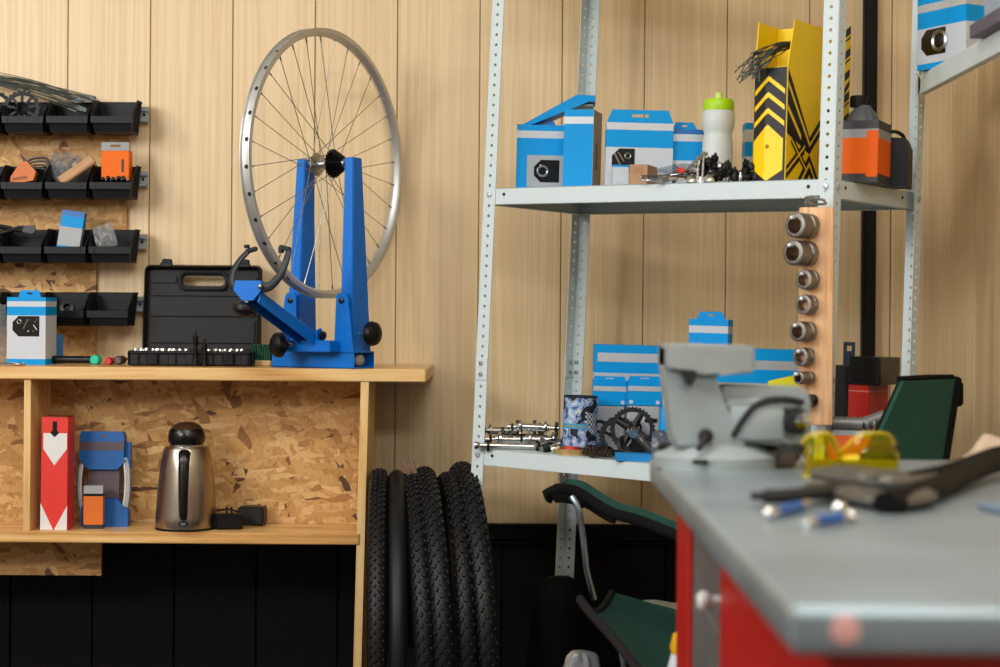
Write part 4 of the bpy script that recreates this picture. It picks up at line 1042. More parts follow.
# right side panel x=0, left side x=-fw; front y=0, back y=fd
def wallp(poly_yz, x, th):  # polygon in y,z extruded in x
    n = len(poly_yz); vs = [(x, y, z) for y, z in poly_yz] + [(x + th, y, z) for y, z in poly_yz]
    b.add(vs, [tuple(range(n)), tuple(range(2 * n - 1, n - 1, -1))] + [(i, (i + 1) % n, n + (i + 1) % n, n + i) for i in range(n)], 0)
wallp([(0, 0), (fd, 0), (fd, fh), (.024, fh), (.0, fl)], -t, t)
wallp([(cc, 0), (fd, 0), (fd, fh), (.024, fh), (cc, fl)], -fw, t)
b.box((-fw / 2, fd - t / 2, fh / 2), (fw, t, fh), 0); b.box((-fw / 2, fd / 2, t / 2), (fw - .002, fd - .02, t), 0)
b.box((-fw * .3, t / 2, fl / 2), (fw * .58, t, fl), 0)
pf = [(-fw * .58, 0, 0), (-fw, cc, 0)]
b.add([(-fw * .58, 0, 0), (-fw, cc, 0), (-fw, cc, fl), (-fw * .58, 0, fl), (-fw * .58, t, 0), (-fw + t, cc + .001, 0), (-fw + t, cc + .001, fl), (-fw * .58, t, fl)], [(0, 3, 2, 1), (4, 5, 6, 7), (0, 1, 5, 4), (3, 7, 6, 2)], 0)
# inner back with finger hole ring
b.box((-fw / 2, .10, fh * .5), (fw - .006, .002, fh * .98), 0)
b.obj('box_body', [YEL], r, smooth=0)
MB().lathe([(0, 0), (.015, 0), (.015, .0006), (0, .0006)], 24, 0, T((-fw * .32, .0984, fh * .9)) @ RX(pi / 2)).obj('finger_hole', [mat('hole shade', '120f08', .8)], r)
# printed front
b = MB()
def fpt(u, z):  # u 0(right)..1(left) over the developed front
    x = -fw * u
    return (x, 0 if u <= .58 else cc * (u - .58) / .42)
def fpoly(pts, m, o):
    # strip polygons given as list of quads in (u,z)
    for q in pts:
        vs = []
        for u, z in q:
            x, y = fpt(u, z); vs.append((x, y - o, z))
        b.add(vs, [tuple(range(len(q)))], m)
fpoly([[(0.02, .001), (.58, .001), (.58, fl - .001), (.02, fl - .001)], [(.58, .001), (.99, .001), (.99, fl - .001), (.58, fl - .001)]], 0, .0004)
for z in (fl * .60, fl * .74, fl * .88):
    k = fl * .12; e = .010
    fpoly([[(.06, z - k), (.5, z), (.5, z + e), (.06, z - k + e)], [(.5, z), (.58, z - k * .18), (.58, z - k * .18 + e), (.5, z + e)], [(.58, z - k * .18), (.96, z - k), (.96, z - k + e), (.58, z - k * .18 + e)]], 1, .0008)
hz = fl * .5
fpoly([[(.08, hz * .2), (.5, hz * .02), (.5, hz), (.08, hz * .74)], [(.5, hz * .02), (.58, hz * .05), (.58, hz * .95), (.5, hz)], [(.58, hz * .05), (.97, hz * .22), (.97, hz * .72), (.58, hz * .95)]], 1, .0008)
b.obj('front_print', [BLKC, YEL], r, smooth=0, recalc=False)
MB().sphere((-fw * .5, -.001, hz * .62), .004, 10, 6).obj('stud', [mat('dull yellow', 'a98a08', .5)], r)
# printed side: chevrons over the lower half, x = 0 plane, coordinates (y,z)
b = MB()
def spoly(q, m, o): b.add([(o, y, z) for y, z in q], [tuple(range(len(q)))], m)
def band(y0, z0, y1, z1, e, m, o): spoly([(y0, z0), (y1, z1), (y1, z1 + e), (y0, z0 + e)], m, o)
V = fd * .36; za = fl * .42; zr_ = fl * 1.12; zl_ = fl * .985
def vee(drop, th, m, o):   # two arms meeting at (V, za - drop), upper edges
    band(.002, zl_ - drop - th, V, za - drop - th, th, m, o); band(V, za - drop - th, fd - .002, zr_ - drop - th, th, m, o)
spoly([(.002, zl_), (V, za), (V, za - fl * .15), (V * .62, fl * .33), (.002, fl * .42)], 0, .0004)
band(V, za - fl * .15, fd - .002, zr_ - fl * .15, fl * .15, 0, .0004)
band(.002, zl_ - fl * .15, V, za - fl * .085, fl * .045, 1, .0008); band(V, za - fl * .085, fd - .002, zr_ - fl * .085, fl * .03, 1, .0008)
band(.002, zl_ - fl * .36, V * .62, fl * .38, fl * .05, 1, .0008)
band(.002, fl * .02, V * .8, fl * .27, fl * .11, 0, .0005); band(.002, fl * .07, V * .8, fl * .32, fl * .025, 1, .0009)
band(V * .2, fl * .34, V * .95, fl * .06, fl * .09, 0, .0006); band(V * .2, fl * .37, V * .95, fl * .09, fl * .022, 1, .0010)
for (hw_, ht_, m_, o_) in ((.052, .27, 0, .0006), (.04, .205, 1, .0010), (.032, .165, 0, .0014), (.017, .09, 1, .0018), (.010, .055, 0, .0022)):
    spoly([(V - hw_, .001), (V + hw_, .001), (V, fl * ht_)], m_, o_)
spoly([(V + .065, .001), (fd - .056, .001), (fd - .056, fl * .55), (V + .05, fl * .2)], 0, .0004)
for k in range(7):
    z = fl * .08 + k * fl * .2
    band(fd - .055, z, fd - .002, z + .03, .026, 0, .00045); band(fd - .055, z + .005, fd - .002, z + .035, .0045, 1, .0009)
b.obj('side_print', [BLKC, YEL], r, smooth=0, recalc=False)
# wires drooping out of the file
q = random.Random(4)
for i in range(30):
    M_ = rkm(fx, b_, U, RY_)
    s0 = Vector((-fw * .32 + q.uniform(-.012, .01), .093, fh * .9 + q.uniform(-.012, .012)))
    s1 = Vector((-fw * .42 + q.uniform(-.014, .014), .03, fl + .04 + q.uniform(-.008, .012)))
    s2 = Vector((-fw * .62 + q.uniform(-.022, .022), -.012 + q.uniform(-.008, .004), fl + .016 + q.uniform(-.012, .012)))
    s3 = Vector((-fw * .78 + q.uniform(-.03, .022), -.03 + q.uniform(-.016, .008), fl - .012 + q.uniform(-.018, .012)))
    o = MB().tube(catmull([s0 - s3, s1 - s3, s2 - s3, Vector((0, 0, 0))], 5), .0011, 5).sphere((0, 0, 0), .0023, 6, 5).obj('cable', [SPK], M=M_ @ T(s3))
    tag(o, 'thin grey inner cable drooping out of the yellow file box', 'cable', 'inner cables hanging from the yellow file')
# grey canister behind, orange box, black bag
b_ = .27; px = 862; R_ = rs(36, px, b_, U) / 2; h = topz(px, b_, U, 106)
r = thing('canister', 'dark grey oil canister with black cap behind the orange box', 'canister', rkm(px - 1, b_, U, RY_))
CAN = mat('grey canister plastic', '596067', .45)
MB().lathe([(0, 0), (R_ * .95, 0), (R_, .006), (R_, h * .70), (R_ * .96, h * .77), (R_ * .86, h * .85), (R_ * .7, h * .92), (.018, h * .965), (.016, h), (0, h)], 32).obj('body', [CAN], r)
hc = topz(px, b_, U, 96) - h
b = MB(); b.lathe([(0, h - .003), (.0185, h - .003), (.019, h), (.0185, h + hc), (0, h + hc)], 28, M=T((-.008, 0, 0)))
for i in range(20): b.box((.019 * cos(2 * pi * i / 20) - .008, .019 * sin(2 * pi * i / 20), h + hc * .4), (.002, .002, hc * .9), 0)
b.obj('cap', [BLACK], r)
MB().tube(catmull([(.0, -R_ * .2, h * .93), (.02, -R_ * .5, h * .9), (.03, -R_ * .7, h * .78)], 5), .006, 8).obj('grip', [CAN], r)
# orange box: side on to rack side; face normal to +a
b_ = .12; Mb = rkm(842, b_, U, RY_)
hb = topz(862, .2, U, 127)
ax_, dd = .10, .135
p0 = rk(846, .10, U)
r = thing('orange_box', 'orange box with dark grey ends on the right end of the upper shelf', 'box', T(rk(839, .085, U + .0002)) @ RY(RTILT) @ RZ(-radians(26)))
w = rs(38, 860, .1, U); h = hb
b = MB(); banded(b, w, .10, h, [(.14, 0), (.18, 1), (.72, 1), (.86, 2), (1, 0)]); b.obj('carton_body', [mat('charcoal end', '2e2d2f', .5), mat('bright orange card', 'e05f06', .5, spec=.2), mat('grey stripe', '8b8e91', .5)], r, T((w * .52, 0, 0)), smooth=0)
MB().box((w * .86, -.0006, h * .46), (w * .3, .001, h * .75), 0).obj('face_overlap', [mat('orange card front', 'da5b05', .5, spec=.2)], r)
bt = thing('black_bag', 'black gift-style bag with a loop handle in the right corner of the upper shelf', 'bag', T(rk(894, .215, U + .0002)) @ RY(RTILT) @ RZ(-radians(20)))
w = rs(27, 899, .2, U); h = topz(899, .2, U, 137)
b = MB(); b.prism([(-w / 2, 0), (w / 2, 0), (w / 2, h * .8), (w * .36, h), (-w * .3, h * 1.02), (-w / 2, h * .95)], 0, .07); b.obj('body', [mat('black bag', '0c0b0c', .5, bump=.2)], bt)
MB().tube(catmull([(-w * .38, .03, h * .98), (-w * .3, .02, h * 1.12), (-w * .05, .02, h * 1.15), (w * .2, .02, h * 1.08), (w * .3, .03, h * .98)], 6), .0035, 8, flat=(1.6, .7)).obj('handle', [BLACK], bt)

# ---------------------------------------------------------------- wooden socket holder tied to the front right post
pt = P(817, 207, 3.185); pb = P(815.5, 425, 3.19)
hl = pt.z - pb.z; hw_ = S(34, 3.19)
axis = (pt - pb).normalized()
HM = T(pb) @ axis.to_track_quat('Z', 'Y').to_matrix().to_4x4()
# make local y face the camera side
HM = T(pb) @ RY(math.atan2(axis.x, axis.z)) @ RZ(-.22)
HW = wood('holder wood', ['c08a58', 'd8a878', 'e6bd92'], 'Z', (80, 80, 5), rough=.5)
r = thing('socket_holder', 'light wooden strip with hooks hung on the front right post of the rack', 'holder', HM)
MB().box((0, 0, hl / 2), (hw_, .018, hl), 0, .004, seg=2).obj('board', [HW], r)
MB().tube(catmull([(-.02, -.002, hl + .002), (-.018, -.004, hl + .012), (.01, -.004, hl + .014), (.014, .004, hl + .006), (-.014, .004, hl + .008), (-.02, -.002, hl + .018), (.006, 0, hl + .02)], 5), .0026, 7).obj('wire_tie', [STEEL], r)
sock = [(803, 225.5, 12.5, 15), (802, 253, 12.5, 16), (805.5, 279.5, 9.8, 9), (804, 304.5, 9.8, 8), (802.5, 331.5, 10, 12), (801, 357, 9.2, 8), (803.5, 378, 6.5, 12), (806, 401, 6.5, 13)]
lab = ['topmost large socket on the wooden strip', 'second large socket from the top on the wooden strip', 'third socket down, a short open ring on the wooden strip', 'fourth socket down, short with a pin showing on the wooden strip', 'fifth socket down, longer, on the wooden strip', 'sixth socket down, a thin open ring on the wooden strip', 'seventh socket down, small and plugged on the wooden strip', 'lowest small dark socket on the wooden strip, behind the vice']
KN = mat('knurled steel', '8f8c88', .35, 1., var=.2, scale=200, bump=.6, bscale=500)
HMi = HM.inverted()
for i, ((px, py, R_, ln), lb) in enumerate(zip(sock, lab)):
    Dk = 3.16; c = P(px, py, Dk); loc = HMi @ c
    Rm = S(R_, Dk); L_ = S(ln, Dk) * 1.6
    # axis points toward the camera and to the left
    ang = radians(-36)
    o0 = Vector((loc.x + .012, -.009, loc.z))
    Ms = HM @ T(o0) @ RZ(ang) @ RX(pi / 2)
    b = MB(); b.lathe([(Rm * .66, 0), (Rm, 0), (Rm, L_ * .3), (Rm * .9, L_ * .34), (Rm * .9, L_ * .42), (Rm, L_ * .46), (Rm, L_), (Rm * .86, L_ * 1.04), (Rm * .68, L_ * 1.04), (Rm * .66, L_ * .3)], 26, closed=True)
    if R_ > 8:
        for k in range(26):
            a = 2 * pi * k / 26; b.box((Rm * cos(a), Rm * sin(a), L_ * .72), (.0012, .0012, L_ * .5), 0, R=RZ(a))
    rt = b.obj('socket', KN if i < 7 else DSTEEL, M=Ms); tag(rt, lb, 'socket')
    # hook pin belongs to the holder
    hk = MB(); pz = Vector((loc.x + .012, -.006, loc.z))
    dn = RZ(ang) @ Vector((0, -1, 0))
    hk.cyl(pz + Vector((0, 0, Rm * .6)), pz + dn * (L_ * 1.22) + Vector((0, 0, Rm * .6)), .0032, n=8); hk.sphere(pz + dn * (L_ * 1.22) + Vector((0, 0, Rm * .6)), .0042, 10, 6)
    hk.obj('hook_pin', [mat('bright pin', 'dde2e2', .25, .3)], r)
# ================================================================ LOWER RACK SHELF
# hubs and axles at the left end
def hub_item(px, b_, L, Rf, lift, yaw, label, body, axle_l):
    M_ = rkm(px, b_, Lo, yaw, Rf + lift) @ RY(pi / 2)
    r = thing('wheel_hub', label, 'hub', M_)
    h = L / 2
    MB().lathe([(0, -h), (Rf * .45, -h), (Rf * .5, -h * .86), (Rf, -h * .8), (Rf, -h * .7), (Rf * .55, -h * .62), (Rf * .5, h * .62), (Rf, h * .7), (Rf, h * .8), (Rf * .5, h * .86), (Rf * .45, h), (0, h)], 22).obj('shell', [body], r)
    MB().cyl((0, 0, -h - axle_l), (0, 0, h + axle_l), .004, n=10).obj('axle', [STEEL], r)
    for s in (-1, 1): MB().lathe([(0, 0), (.0075, 0), (.0075, .005), (0, .005)], 6, 0, T((0, 0, s * (h + axle_l * .55)))).obj('lock_nut', [DSTEEL], r)
hub_item(514, .075, .085, .0165, .002, .1, 'silver bicycle hub with black flanges, leftmost on the lower shelf', CHROME, .022)
hub_item(541, .11, .07, .018, .002, .05, 'silver hub behind the long bright axle, right of the leftmost hub', STEEL, .02)
hub_item(525, .15, .10, .017, .001, -.06, 'dark hub at the back of the hub heap on the lower shelf', BLACK, .02)
hub_item(500, .10, .06, .0155, .018, .15, 'short silver hub resting on the left end of the hub heap', STEEL, .014)
hub_item(533, .10, .075, .0165, .030, -.08, 'bright silver hub lying on top of the other hubs', CHROME, .02)
hub_item(550, .06, .05, .015, .001, .5, 'small steel hub turned towards the patterned tube', STEEL, .014)
r = thing('axle', 'long bright steel through axle lying along the front of the lower shelf', 'axle', rkm(512, .03, Lo, .03, .008) @ RY(pi / 2))
MB().cyl((0, 0, -.075), (0, 0, .075), .006, n=14).obj('rod', [mat('satin rod', 'c8c6c0', .3, 1.)], r)
MB().lathe([(0, 0), (.009, 0), (.0095, .006), (.006, .012), (0, .012)], 14, 0, T((0, 0, -.082))).obj('head', [CHROME], r)
for z in (-.055, .052): MB().lathe([(.006, 0), (.013, 0), (.013, .006), (.006, .006)], 16, 0, T((0, 0, z)), closed=True).obj('black_ring', [BLACK], r)
for i, (px, b_, hh, lab) in enumerate(((502, .10, .042, 'upright bolt at the left of the hub heap'), (517, .13, .058, 'tall upright bolt in the middle of the hub heap'), (534, .14, .06, 'paired tall bolt, left one, behind the hubs'), (539, .12, .056, 'paired tall bolt, right one, behind the hubs'), (556, .13, .06, 'upright bolt nearest the patterned tube'))):
    b = MB(); b.lathe([(0, 0), (.008, 0), (.008, .006), (.004, .007), (.004, hh), (0, hh)], 10); b.lathe([(0, 0), (.0065, 0), (.0065, .006), (0, .006)], 6, 0, T((0, 0, hh * .7)))
    tag(b.obj('bolt', mat('grey bolt', '6a6864', .35, .9), M=rkm(px, b_, Lo)), lab, 'bolt')
for i, (px, b_, R_, lab) in enumerate(((487, .055, .009, 'black round cap at the far left end of the lower shelf'), (548, .045, .011, 'black rubber collar right of the bright axle'), (555, .035, .010, 'small chrome cone nut beside the gold tape roll'))):
    b = MB(); b.lathe([(0, -R_), (R_ * .9, -R_), (R_, 0), (R_ * .8, R_), (0, R_ * 1.1)], 16)
    tag(b.obj('end_cap', CHROME if 'chrome' in lab else RUB, M=rkm(px, b_, Lo, .2, R_) @ RY(1.3)), lab, 'cap')
b = MB(); b.tube(catmull([(-.03, 0, .006), (0, .004, .024), (.03, 0, .02), (.05, -.004, .006)], 6), [.006] * 6 + [.005] * 13, 8, flat=(.7, 1.3))
tag(b.obj('release_lever', BLACK, M=rkm(551, .07, Lo)), 'curved black quick release lever by the patterned tube', 'lever')

# patterned fabric tube
b_ = .09; px = 579.5; R_ = rs(34, px, b_, Lo) / 2; h = topz(px, b_, Lo, 402)
from mathutils import noise
NJ, NI = 144, 60
def tubemat(i, j):
    z = i / NI; a = 2 * pi * j / NJ
    if i >= NI - 2: return 2
    fr_ = ((a + pi / 2 + pi) % (2 * pi)) - pi          # 0 faces the camera
    if .36 < z < .46 and -1.5 < fr_ < .45: return 3 if abs(z - .41) > .018 else 4
    if .42 < z + fr_ * .1 < .72 and .25 < fr_ < 1.1: return 2 if (int(z * 21) + int(fr_ * 8.5 + 40)) % 2 else 5
    p = Vector((cos(a) * 1.5, sin(a) * 1.5, z * 4.2))
    n1 = noise.noise(p * 1.25 + Vector((3.1, 0, 0))); n2 = noise.noise(p * 2.6 + Vector((0, 7.7, 0)))
    if n1 > .2 or abs(n1) < .025: return 2
    if n2 > .22: return 1
    if n2 < -.3: return 5
    return 0
prof = [(R_, h * k / NI) for k in range(NI + 1)] + [(R_ * .96, h), (R_ * .95, h * .1)]
tb = MB().lathe(prof, NJ, lambda i, j: tubemat(i, j) if i < NI else 2)
tag(tb.obj('neck_tube', [mat('pale blue cloth', '8fa3c4', .7), mat('mid blue cloth', '3d5f95', .7), mat('ink cloth', '101522', .7), mat('teal cloth', '2e93c0', .7), mat('olive cloth', '7d8a62', .7), WHITEC], M=rkm(px, b_, Lo, .0, .0135)),
    'upright blue patterned cloth tube with black shapes and a chequered patch', 'tube')
# gold tape roll + red disc
b_ = .035; px = 573; R_ = rs(37, px, b_, Lo) / 2
tag(MB().lathe([(R_ * .84, 0), (R_, 0), (R_, .012), (R_ * .84, .012)], 40, 0, closed=True).obj('tape_roll', GOLD, M=rkm(px, .055, Lo)), 'flat gold ring of rim tape lying at the front of the lower shelf', 'tape')
tag(MB().lathe([(0, 0), (.017, 0), (.018, .004), (.018, .014), (.016, .017), (0, .017)], 24).obj('red_puck', mat('red puck', 'b5281c', .4), M=rkm(571, .05, Lo)), 'small red and black puck inside the gold rim tape', 'puck')
# chains
CHN = mat('chain steel', '5b534a', .35, 1., var=.25)
def chain(px, b_, R_, lift, turns, label, seed):
    q = random.Random(seed); b = MB(); n = int(2 * pi * R_ * turns / .0095)
    for i in range(n):
        t = i / n; a = 2 * pi * turns * t; rr = R_ * (1 - .35 * t) + .002 * sin(7 * a)
        p = Vector((rr * cos(a) * 1.2, rr * sin(a) * .8, .004 + lift * t + .002 * sin(3 * a)))
        for s in (-1, 1):
            b.box((p.x, p.y, p.z + s * .0022), (.0105, .006, .0012), 0, .0005, R=RZ(a + pi / 2) @ RX(q.uniform(-.2, .2)))
        b.cyl(p + Vector((0, 0, -.003)), p + Vector((0, 0, .003)), .0024, n=6)
    return tag(b.obj('bicycle_chain', CHN, M=rkm(px, b_, Lo)), label, 'chain')
chain(606, .035, .03, .012, 3, 'coiled bicycle chain between the gold tape and the crank', 1)
chain(598, .06, .028, .018, 3, 'second coiled bicycle chain lying behind the front coil', 2)
# two hang cartons standing on a big striped one
b_ = .17
for px, lab in ((608, 'left one of two matching blue hang cartons with clear lower halves'), (643, 'right one of two matching blue hang cartons with clear lower halves')):
    w = rs(35, px, b_, Lo); h0 = topz(px, b_, Lo, 381); h1 = topz(px, b_, Lo, 405.5)
    r = thing('blister_carton', lab, 'box', rkm(px, b_, Lo))
    b = MB(); z0, z1 = h1, h0
    vs = [(-w * .49, 0, z0), (w * .49, 0, z0), (w * .49, .05, z0), (-w * .49, .05, z0), (-w * .46, .0, z1), (w * .46, .0, z1), (w * .46, .05, z1), (-w * .46, .05, z1)]
    b.add(vs, [(0, 1, 5, 4), (1, 2, 6, 5), (2, 3, 7, 6), (3, 0, 4, 7), (4, 5, 6, 7), (3, 2, 1, 0)], 0)
    b.obj('header', [BLUE], r, smooth=0)
    zs = z0 + (z1 - z0) * .58
    MB().prism([(-w * .475, zs), (w * .475, zs), (w * .468, zs + (z1 - z0) * .2), (-w * .468, zs + (z1 - z0) * .2)], -.0007, .0003).obj('silver_stripe', [SILV], r, smooth=0)
    b = MB(); slot_tab(b, w * .92, w * .86, topz(px, b_, Lo, 376.5) - h0, .006, .012, M=T((0, 0, h0))); b.obj('hang_tab', [BLUE], r, smooth=0)
    b = MB()
    for s in (-1, 1): b.lathe([(0, 0), (.0045, 0), (.0045, .0008), (0, .0008)], 14, 0, T((s * w * .38, -.0002, z0 + .007)) @ RX(pi / 2))
    b.obj('rivet', [WHITEC], r)
    b = MB(); b.box((0, .02, z0 / 2), (w * .95, .04, z0 - .001), 0, .004); b.obj('clear_blister', [mat('blister', 'c2c7cb', .15, trans=.3, var=.12)], r)
    b = MB()
    b.tube([(-w * .25 + .012 * cos(a), -.003, z0 * .55 + .012 * sin(a)) for a in [2 * pi * i / 16 for i in range(16)]], .003, 6, closed=True); b.box((w * .2, -.001, z0 * .7), (w * .35, .003, .008), 0); b.box((w * .1, -.001, z0 * .35), (w * .5, .003, .005), 0, R=RY(.5))
    b.obj('packed_part', [DSTEEL], r)
# long striped carton behind
b_ = .235; w = rs(76, 629, b_, Lo); h = topz(629, b_, Lo, 345.5)
r = carton('striped_carton', 'large blue carton with two silver stripes behind the hang cartons', rkm(630, b_, Lo, .0), w, .08, h, [(.66, 0), (.735, 3), (.82, 0), (.925, 0), (1, 0)])
bz = MB(); bz.prism([(-w * .46, h * .84), (w * .5, h * .84), (w * .5, h * .925), (-w * .46, h * .925)], -.0006, .0002); bz.obj('silver_stripe', [SILV], r, smooth=0)
# long carton right behind the vice
b_ = .19; w = rs(132, 745, b_, Lo); h = topz(760, b_, Lo, 349.5)
r = carton('long_carton', 'long blue carton with a grey stripe behind the vice', rkm(745, b_, Lo, .0), w, .07, h, [(.62, 0), (.70, 3), (.82, 0), (.90, 2), (1, 0)])
# small carton standing on top of it
b_ = .205; px = 708; w = rs(40, px, b_, Lo); h2 = topz(px, b_, Lo, 319.5); 
r = carton('part_carton', 'small blue carton standing on the long carton above the vice', rkm(px, b_, Lo, -.35, h + .0004), w, .045, h2 - h, [(.1, 1), (.5, 0), (.76, 3), (1, 0)], tab=(w * .75, w * .55, topz(px, b_, Lo, 312) - h2, 0, .02))
# little blue and white bottle/tube
b_ = .10; px = 664; h = topz(px, b_, Lo, 396); R_ = rs(11, px, b_, Lo) / 2
tag(MB().lathe([(0, 0), (R_ * 1.25, 0), (R_ * 1.2, h * .45), (R_, h * .55), (R_ * .95, h * .8), (R_ * .55, h * .86), (R_ * .55, h), (0, h)], 20, [1, 1, 0, 0, 0, 1, 1]).obj('tube_bottle', [BLUE, WHITEC], M=rkm(px, b_, Lo)), 'small blue and white bottle beside the vice on the lower shelf', 'bottle')
# crank set
b_ = .06; r = thing('crankset', 'black bicycle crank and chainring propped up on the lower shelf', 'crankset', rkm(633, b_ + .03, Lo, -.15))
RC = rs(47, 633, b_, Lo) / 2; zc = topz(633, b_ + .03, Lo, 430)
b = MB(); chainring(b, RC, RC * .76, 36, .0035, I4, spokes=0)
for k in range(4):
    a = pi / 4 + k * pi / 2 + .3
    b.tube([(RC * .2 * cos(a), .002, RC * .2 * sin(a)), (RC * .8 * cos(a), .002, RC * .8 * sin(a))], [.008, .006], 8, flat=(1, .4))
b.obj('chainring', [BLACK], r, T((-.004, .01, zc)) @ RX(-.12))
b = MB(); chainring(b, RC * .86, RC * .6, 30, .003, I4, spokes=0); b.obj('rear_chainring', [BLACK], r, T((-.034, .022, RC * .88)) @ RX(-.12))
CR = mat('crank black', '4a4a4e', .22, .6)
arm = [(-.002, -.008, zc - .004), (.010, -.02, zc - .010), (.022, -.032, zc - .022), (.040, -.048, .022), (.050, -.056, .0165)]
MB().tube(catmull(arm, 6), [.015] * 4 + [.0115] * 8 + [.010] * 13, 12, flat=(1, .75)).obj('crank_arm', [CR], r)
MB().lathe([(0, -.002), (.0105, -.002), (.011, .004), (.009, .008), (.005, .008), (.005, .004), (0, .004)], 22, 0, T((.002, -.024, zc - .004)) @ RX(pi / 2 + .3)).obj('crank_bolt', [STEEL], r)
MB().tube(catmull([(-.022, .016, zc - .02), (-.03, .0, zc * .55), (-.024, -.008, zc * .25), (.0, -.012, .010)], 6), .008, 10, flat=(1, .6)).obj('rear_arm', [CR], r)
MB().lathe([(0, 0), (.02, 0), (.021, .01), (.014, .022), (0, .022)], 22, 0, T((.01, .022, zc * .3)) @ RX(pi / 2)).obj('bearing_cup', [DSTEEL], r)
# flat blue box at the front edge
b_ = .012; w = rs(36, 634, b_, Lo)
tag(MB().box((0, .025, .0075), (w, .05, .015), 0, .0008).obj('flat_box', mat('bright flat blue', '1a84c8', .45), M=rkm(634, b_, Lo)), 'flat blue box lying under the crank at the shelf front', 'box')
# orange label carton near the patterned tube + bags
tag(MB().box((0, .01, .012), (.03, .02, .024), 0, .001).obj('small_box', mat('blue orange small', '1a70b8', .45), M=rkm(601, .12, Lo)), 'small blue box behind the coiled chains', 'box')
for i, (px, lab) in enumerate(((672, 'clear bag of orange-labelled parts beside the vice'), )):
    r = thing('parts_bag', lab, 'bag', rkm(px, .05, Lo, -.2))
    b = MB(); b.grid(lambda u, v: Vector(((u - .5) * .085, -.014 * sin(pi * u) * sin(pi * v) + .004 * sin(15 * u + 9 * v), v * .062 + .006 * sin(9 * u))), 12, 10, thick=.001); b.obj('film', [mat('dark bag film', '4f5866', .25, bump=.8, bscale=60)], r)
    MB().box((.0, -.016, .022), (.03, .002, .02), 0, .0006, R=RY(.2)).obj('label_card', [mat('orange label', 'd08a3c', .5)], r)
    MB().box((.018, -.018, .034), (.02, .002, .012), 0, .0006, R=RY(-.3)).obj('white_card', [WHITEC], r)
# white box low behind the vice/sockets
b_ = .06; w = rs(52, 776, b_, Lo); h = topz(776, b_, Lo, 443)
r = thing('white_box', 'low white box with a mauve stripe behind the vice', 'box', rkm(778, b_, Lo))
MB().box((0, .03, h / 2), (w, .06, h), 0, .0008).obj('carton_body', [WHT], r)
MB().box((w * .18, -.0004, h / 2), (w * .05, .001, h * .98)).obj('printed_stripe', [mat('mauve', '6b5560', .5)], r)
# yellow wedge sticking out behind the vice
b = MB(); b.prism([(-.06, .0), (.02, .0), (.02, .034), (.0, .037), (-.06, .02)], 0, .03)
hA = topz(760, .10, Lo, 380)
b = MB(); b.prism([(-.055, 0), (.008, 0), (.008, hA + .016), (-.055, hA)], 0, .05, 0); b.prism([(-.004, 0.01), (.0085, .01), (.0085, hA * .97), (.004, hA * .98)], -.0006, .0002, 1)
tag(b.obj('file_box', [mat('yellow green card', 'd8d21c', .45), BLKC], M=rkm(794, .07, Lo, RY_ * .3), smooth=0), 'yellow and black card wedge showing between vice and wooden strip', 'file box')
# right end of the lower shelf
b_ = .10; px = 842; w = rs(16, px, b_, Lo); h = topz(px, b_, Lo, 366)
tag(MB().box((0, .04, h / 2), (w * 1.2, .08, h), 0, .001).obj('black_carton', mat('black card', '151312', .6), M=rkm(px, b_, Lo)), 'upright black carton just right of the wooden strip', 'box')
b_ = .25; px = 846; w = rs(11.5, px, b_, Lo); h = topz(px, b_, Lo, 342)
r = thing('navy_card', 'dark navy hang card standing behind the upright black carton', 'card', rkm(px, b_, Lo))
b = MB(); hs = h - .018
b.box((0, 0, (h - .0185) / 2), (w, .004, h - .0185), 0, .0006); b.box((0, 0, h - .004), (w, .004, .008), 0, .0006)
for s in (-1, 1): b.box((s * w * .36, 0, h - .013), (w * .28, .004, .012), 0)
b.obj('card', [mat('navy card', '17233a', .5)], r)
b_ = .14; px = 866; w = rs(33, px, b_, Lo); h = topz(px, b_, Lo, 384); hr = h
r = thing('red_box', 'red box with a pale lid edge under the glossy black box', 'box', T(rk(866, .085, Lo + .0002)) @ RY(RTILT) @ RZ(-RYAW))
w = .042; b = MB(); b.box((-w / 2, .045, h / 2), (w, .09, h), 0, .001); b.obj('carton_body', [mat('red gloss card', 'b8261e', .35)], r)
MB().box((-w / 2, .045, h * .93), (w * 1.01, .0908, .002), 0).obj('lid_seam', [mat('pale red', 'd88078', .4)], r)
h3 = topz(px, .1, Lo, 357)
r = thing('gloss_black_box', 'glossy black box lying on top of the red box', 'box', T(rk(880, .08, Lo + hr + .0008)) @ RY(RTILT) @ RZ(-RYAW))
MB().box((-.034, .045, (h3 - hr) / 2), (.068, .09, h3 - hr - .0006), 0, .002).obj('carton_body', [mat('gloss black card', '0e0d0e', .22)], r)
# orange box with grey band below
zz = topz(855, .02, Lo, 431)
r = thing('orange_box', 'orange box with a ribbed grey band, low beside the green chair', 'box', T(rk(831, .004, Lo + .0002)) @ RY(RTILT) @ RZ(-.2))
# ================================================================ NARROW SHELF ON THE RIGHT
D0, D1 = 3.455, 2.3; XR = .824
zr = P(915.4, 86, D0).z; RHT = .0385
ws = thing('wall_shelf', 'narrow pale steel shelf running towards the camera along the right wall', 'shelf', T((XR, D1, zr)))
LN = D0 - D1
b = MB(); b.box((.001, LN / 2, 0), (.002, LN - .016, RHT), 0, .0008)
b.cyl((0, LN - .008, 0), (.002, LN - .008, 0), RHT / 2, n=24)
b.box((.03, LN / 2, RHT / 2 - .001), (.058, LN, .002), 0); b.box((.008, LN / 2, -RHT / 2 + .001), (.014, LN - .02, .002), 0)
b.obj('deck', [RACK], ws)
for y in (.06, .32):
    b = MB(); b.box(((WX - XR) / 2, y, -.004), (WX - XR - .004, .004, .03), 0, .001)
    b.obj('bracket', [mat('dark bracket', '3a3632', .5, .4)], ws)
zb = zr + RHT / 2 + .0004
cp = P(966, 50, 3.26)
h = .155
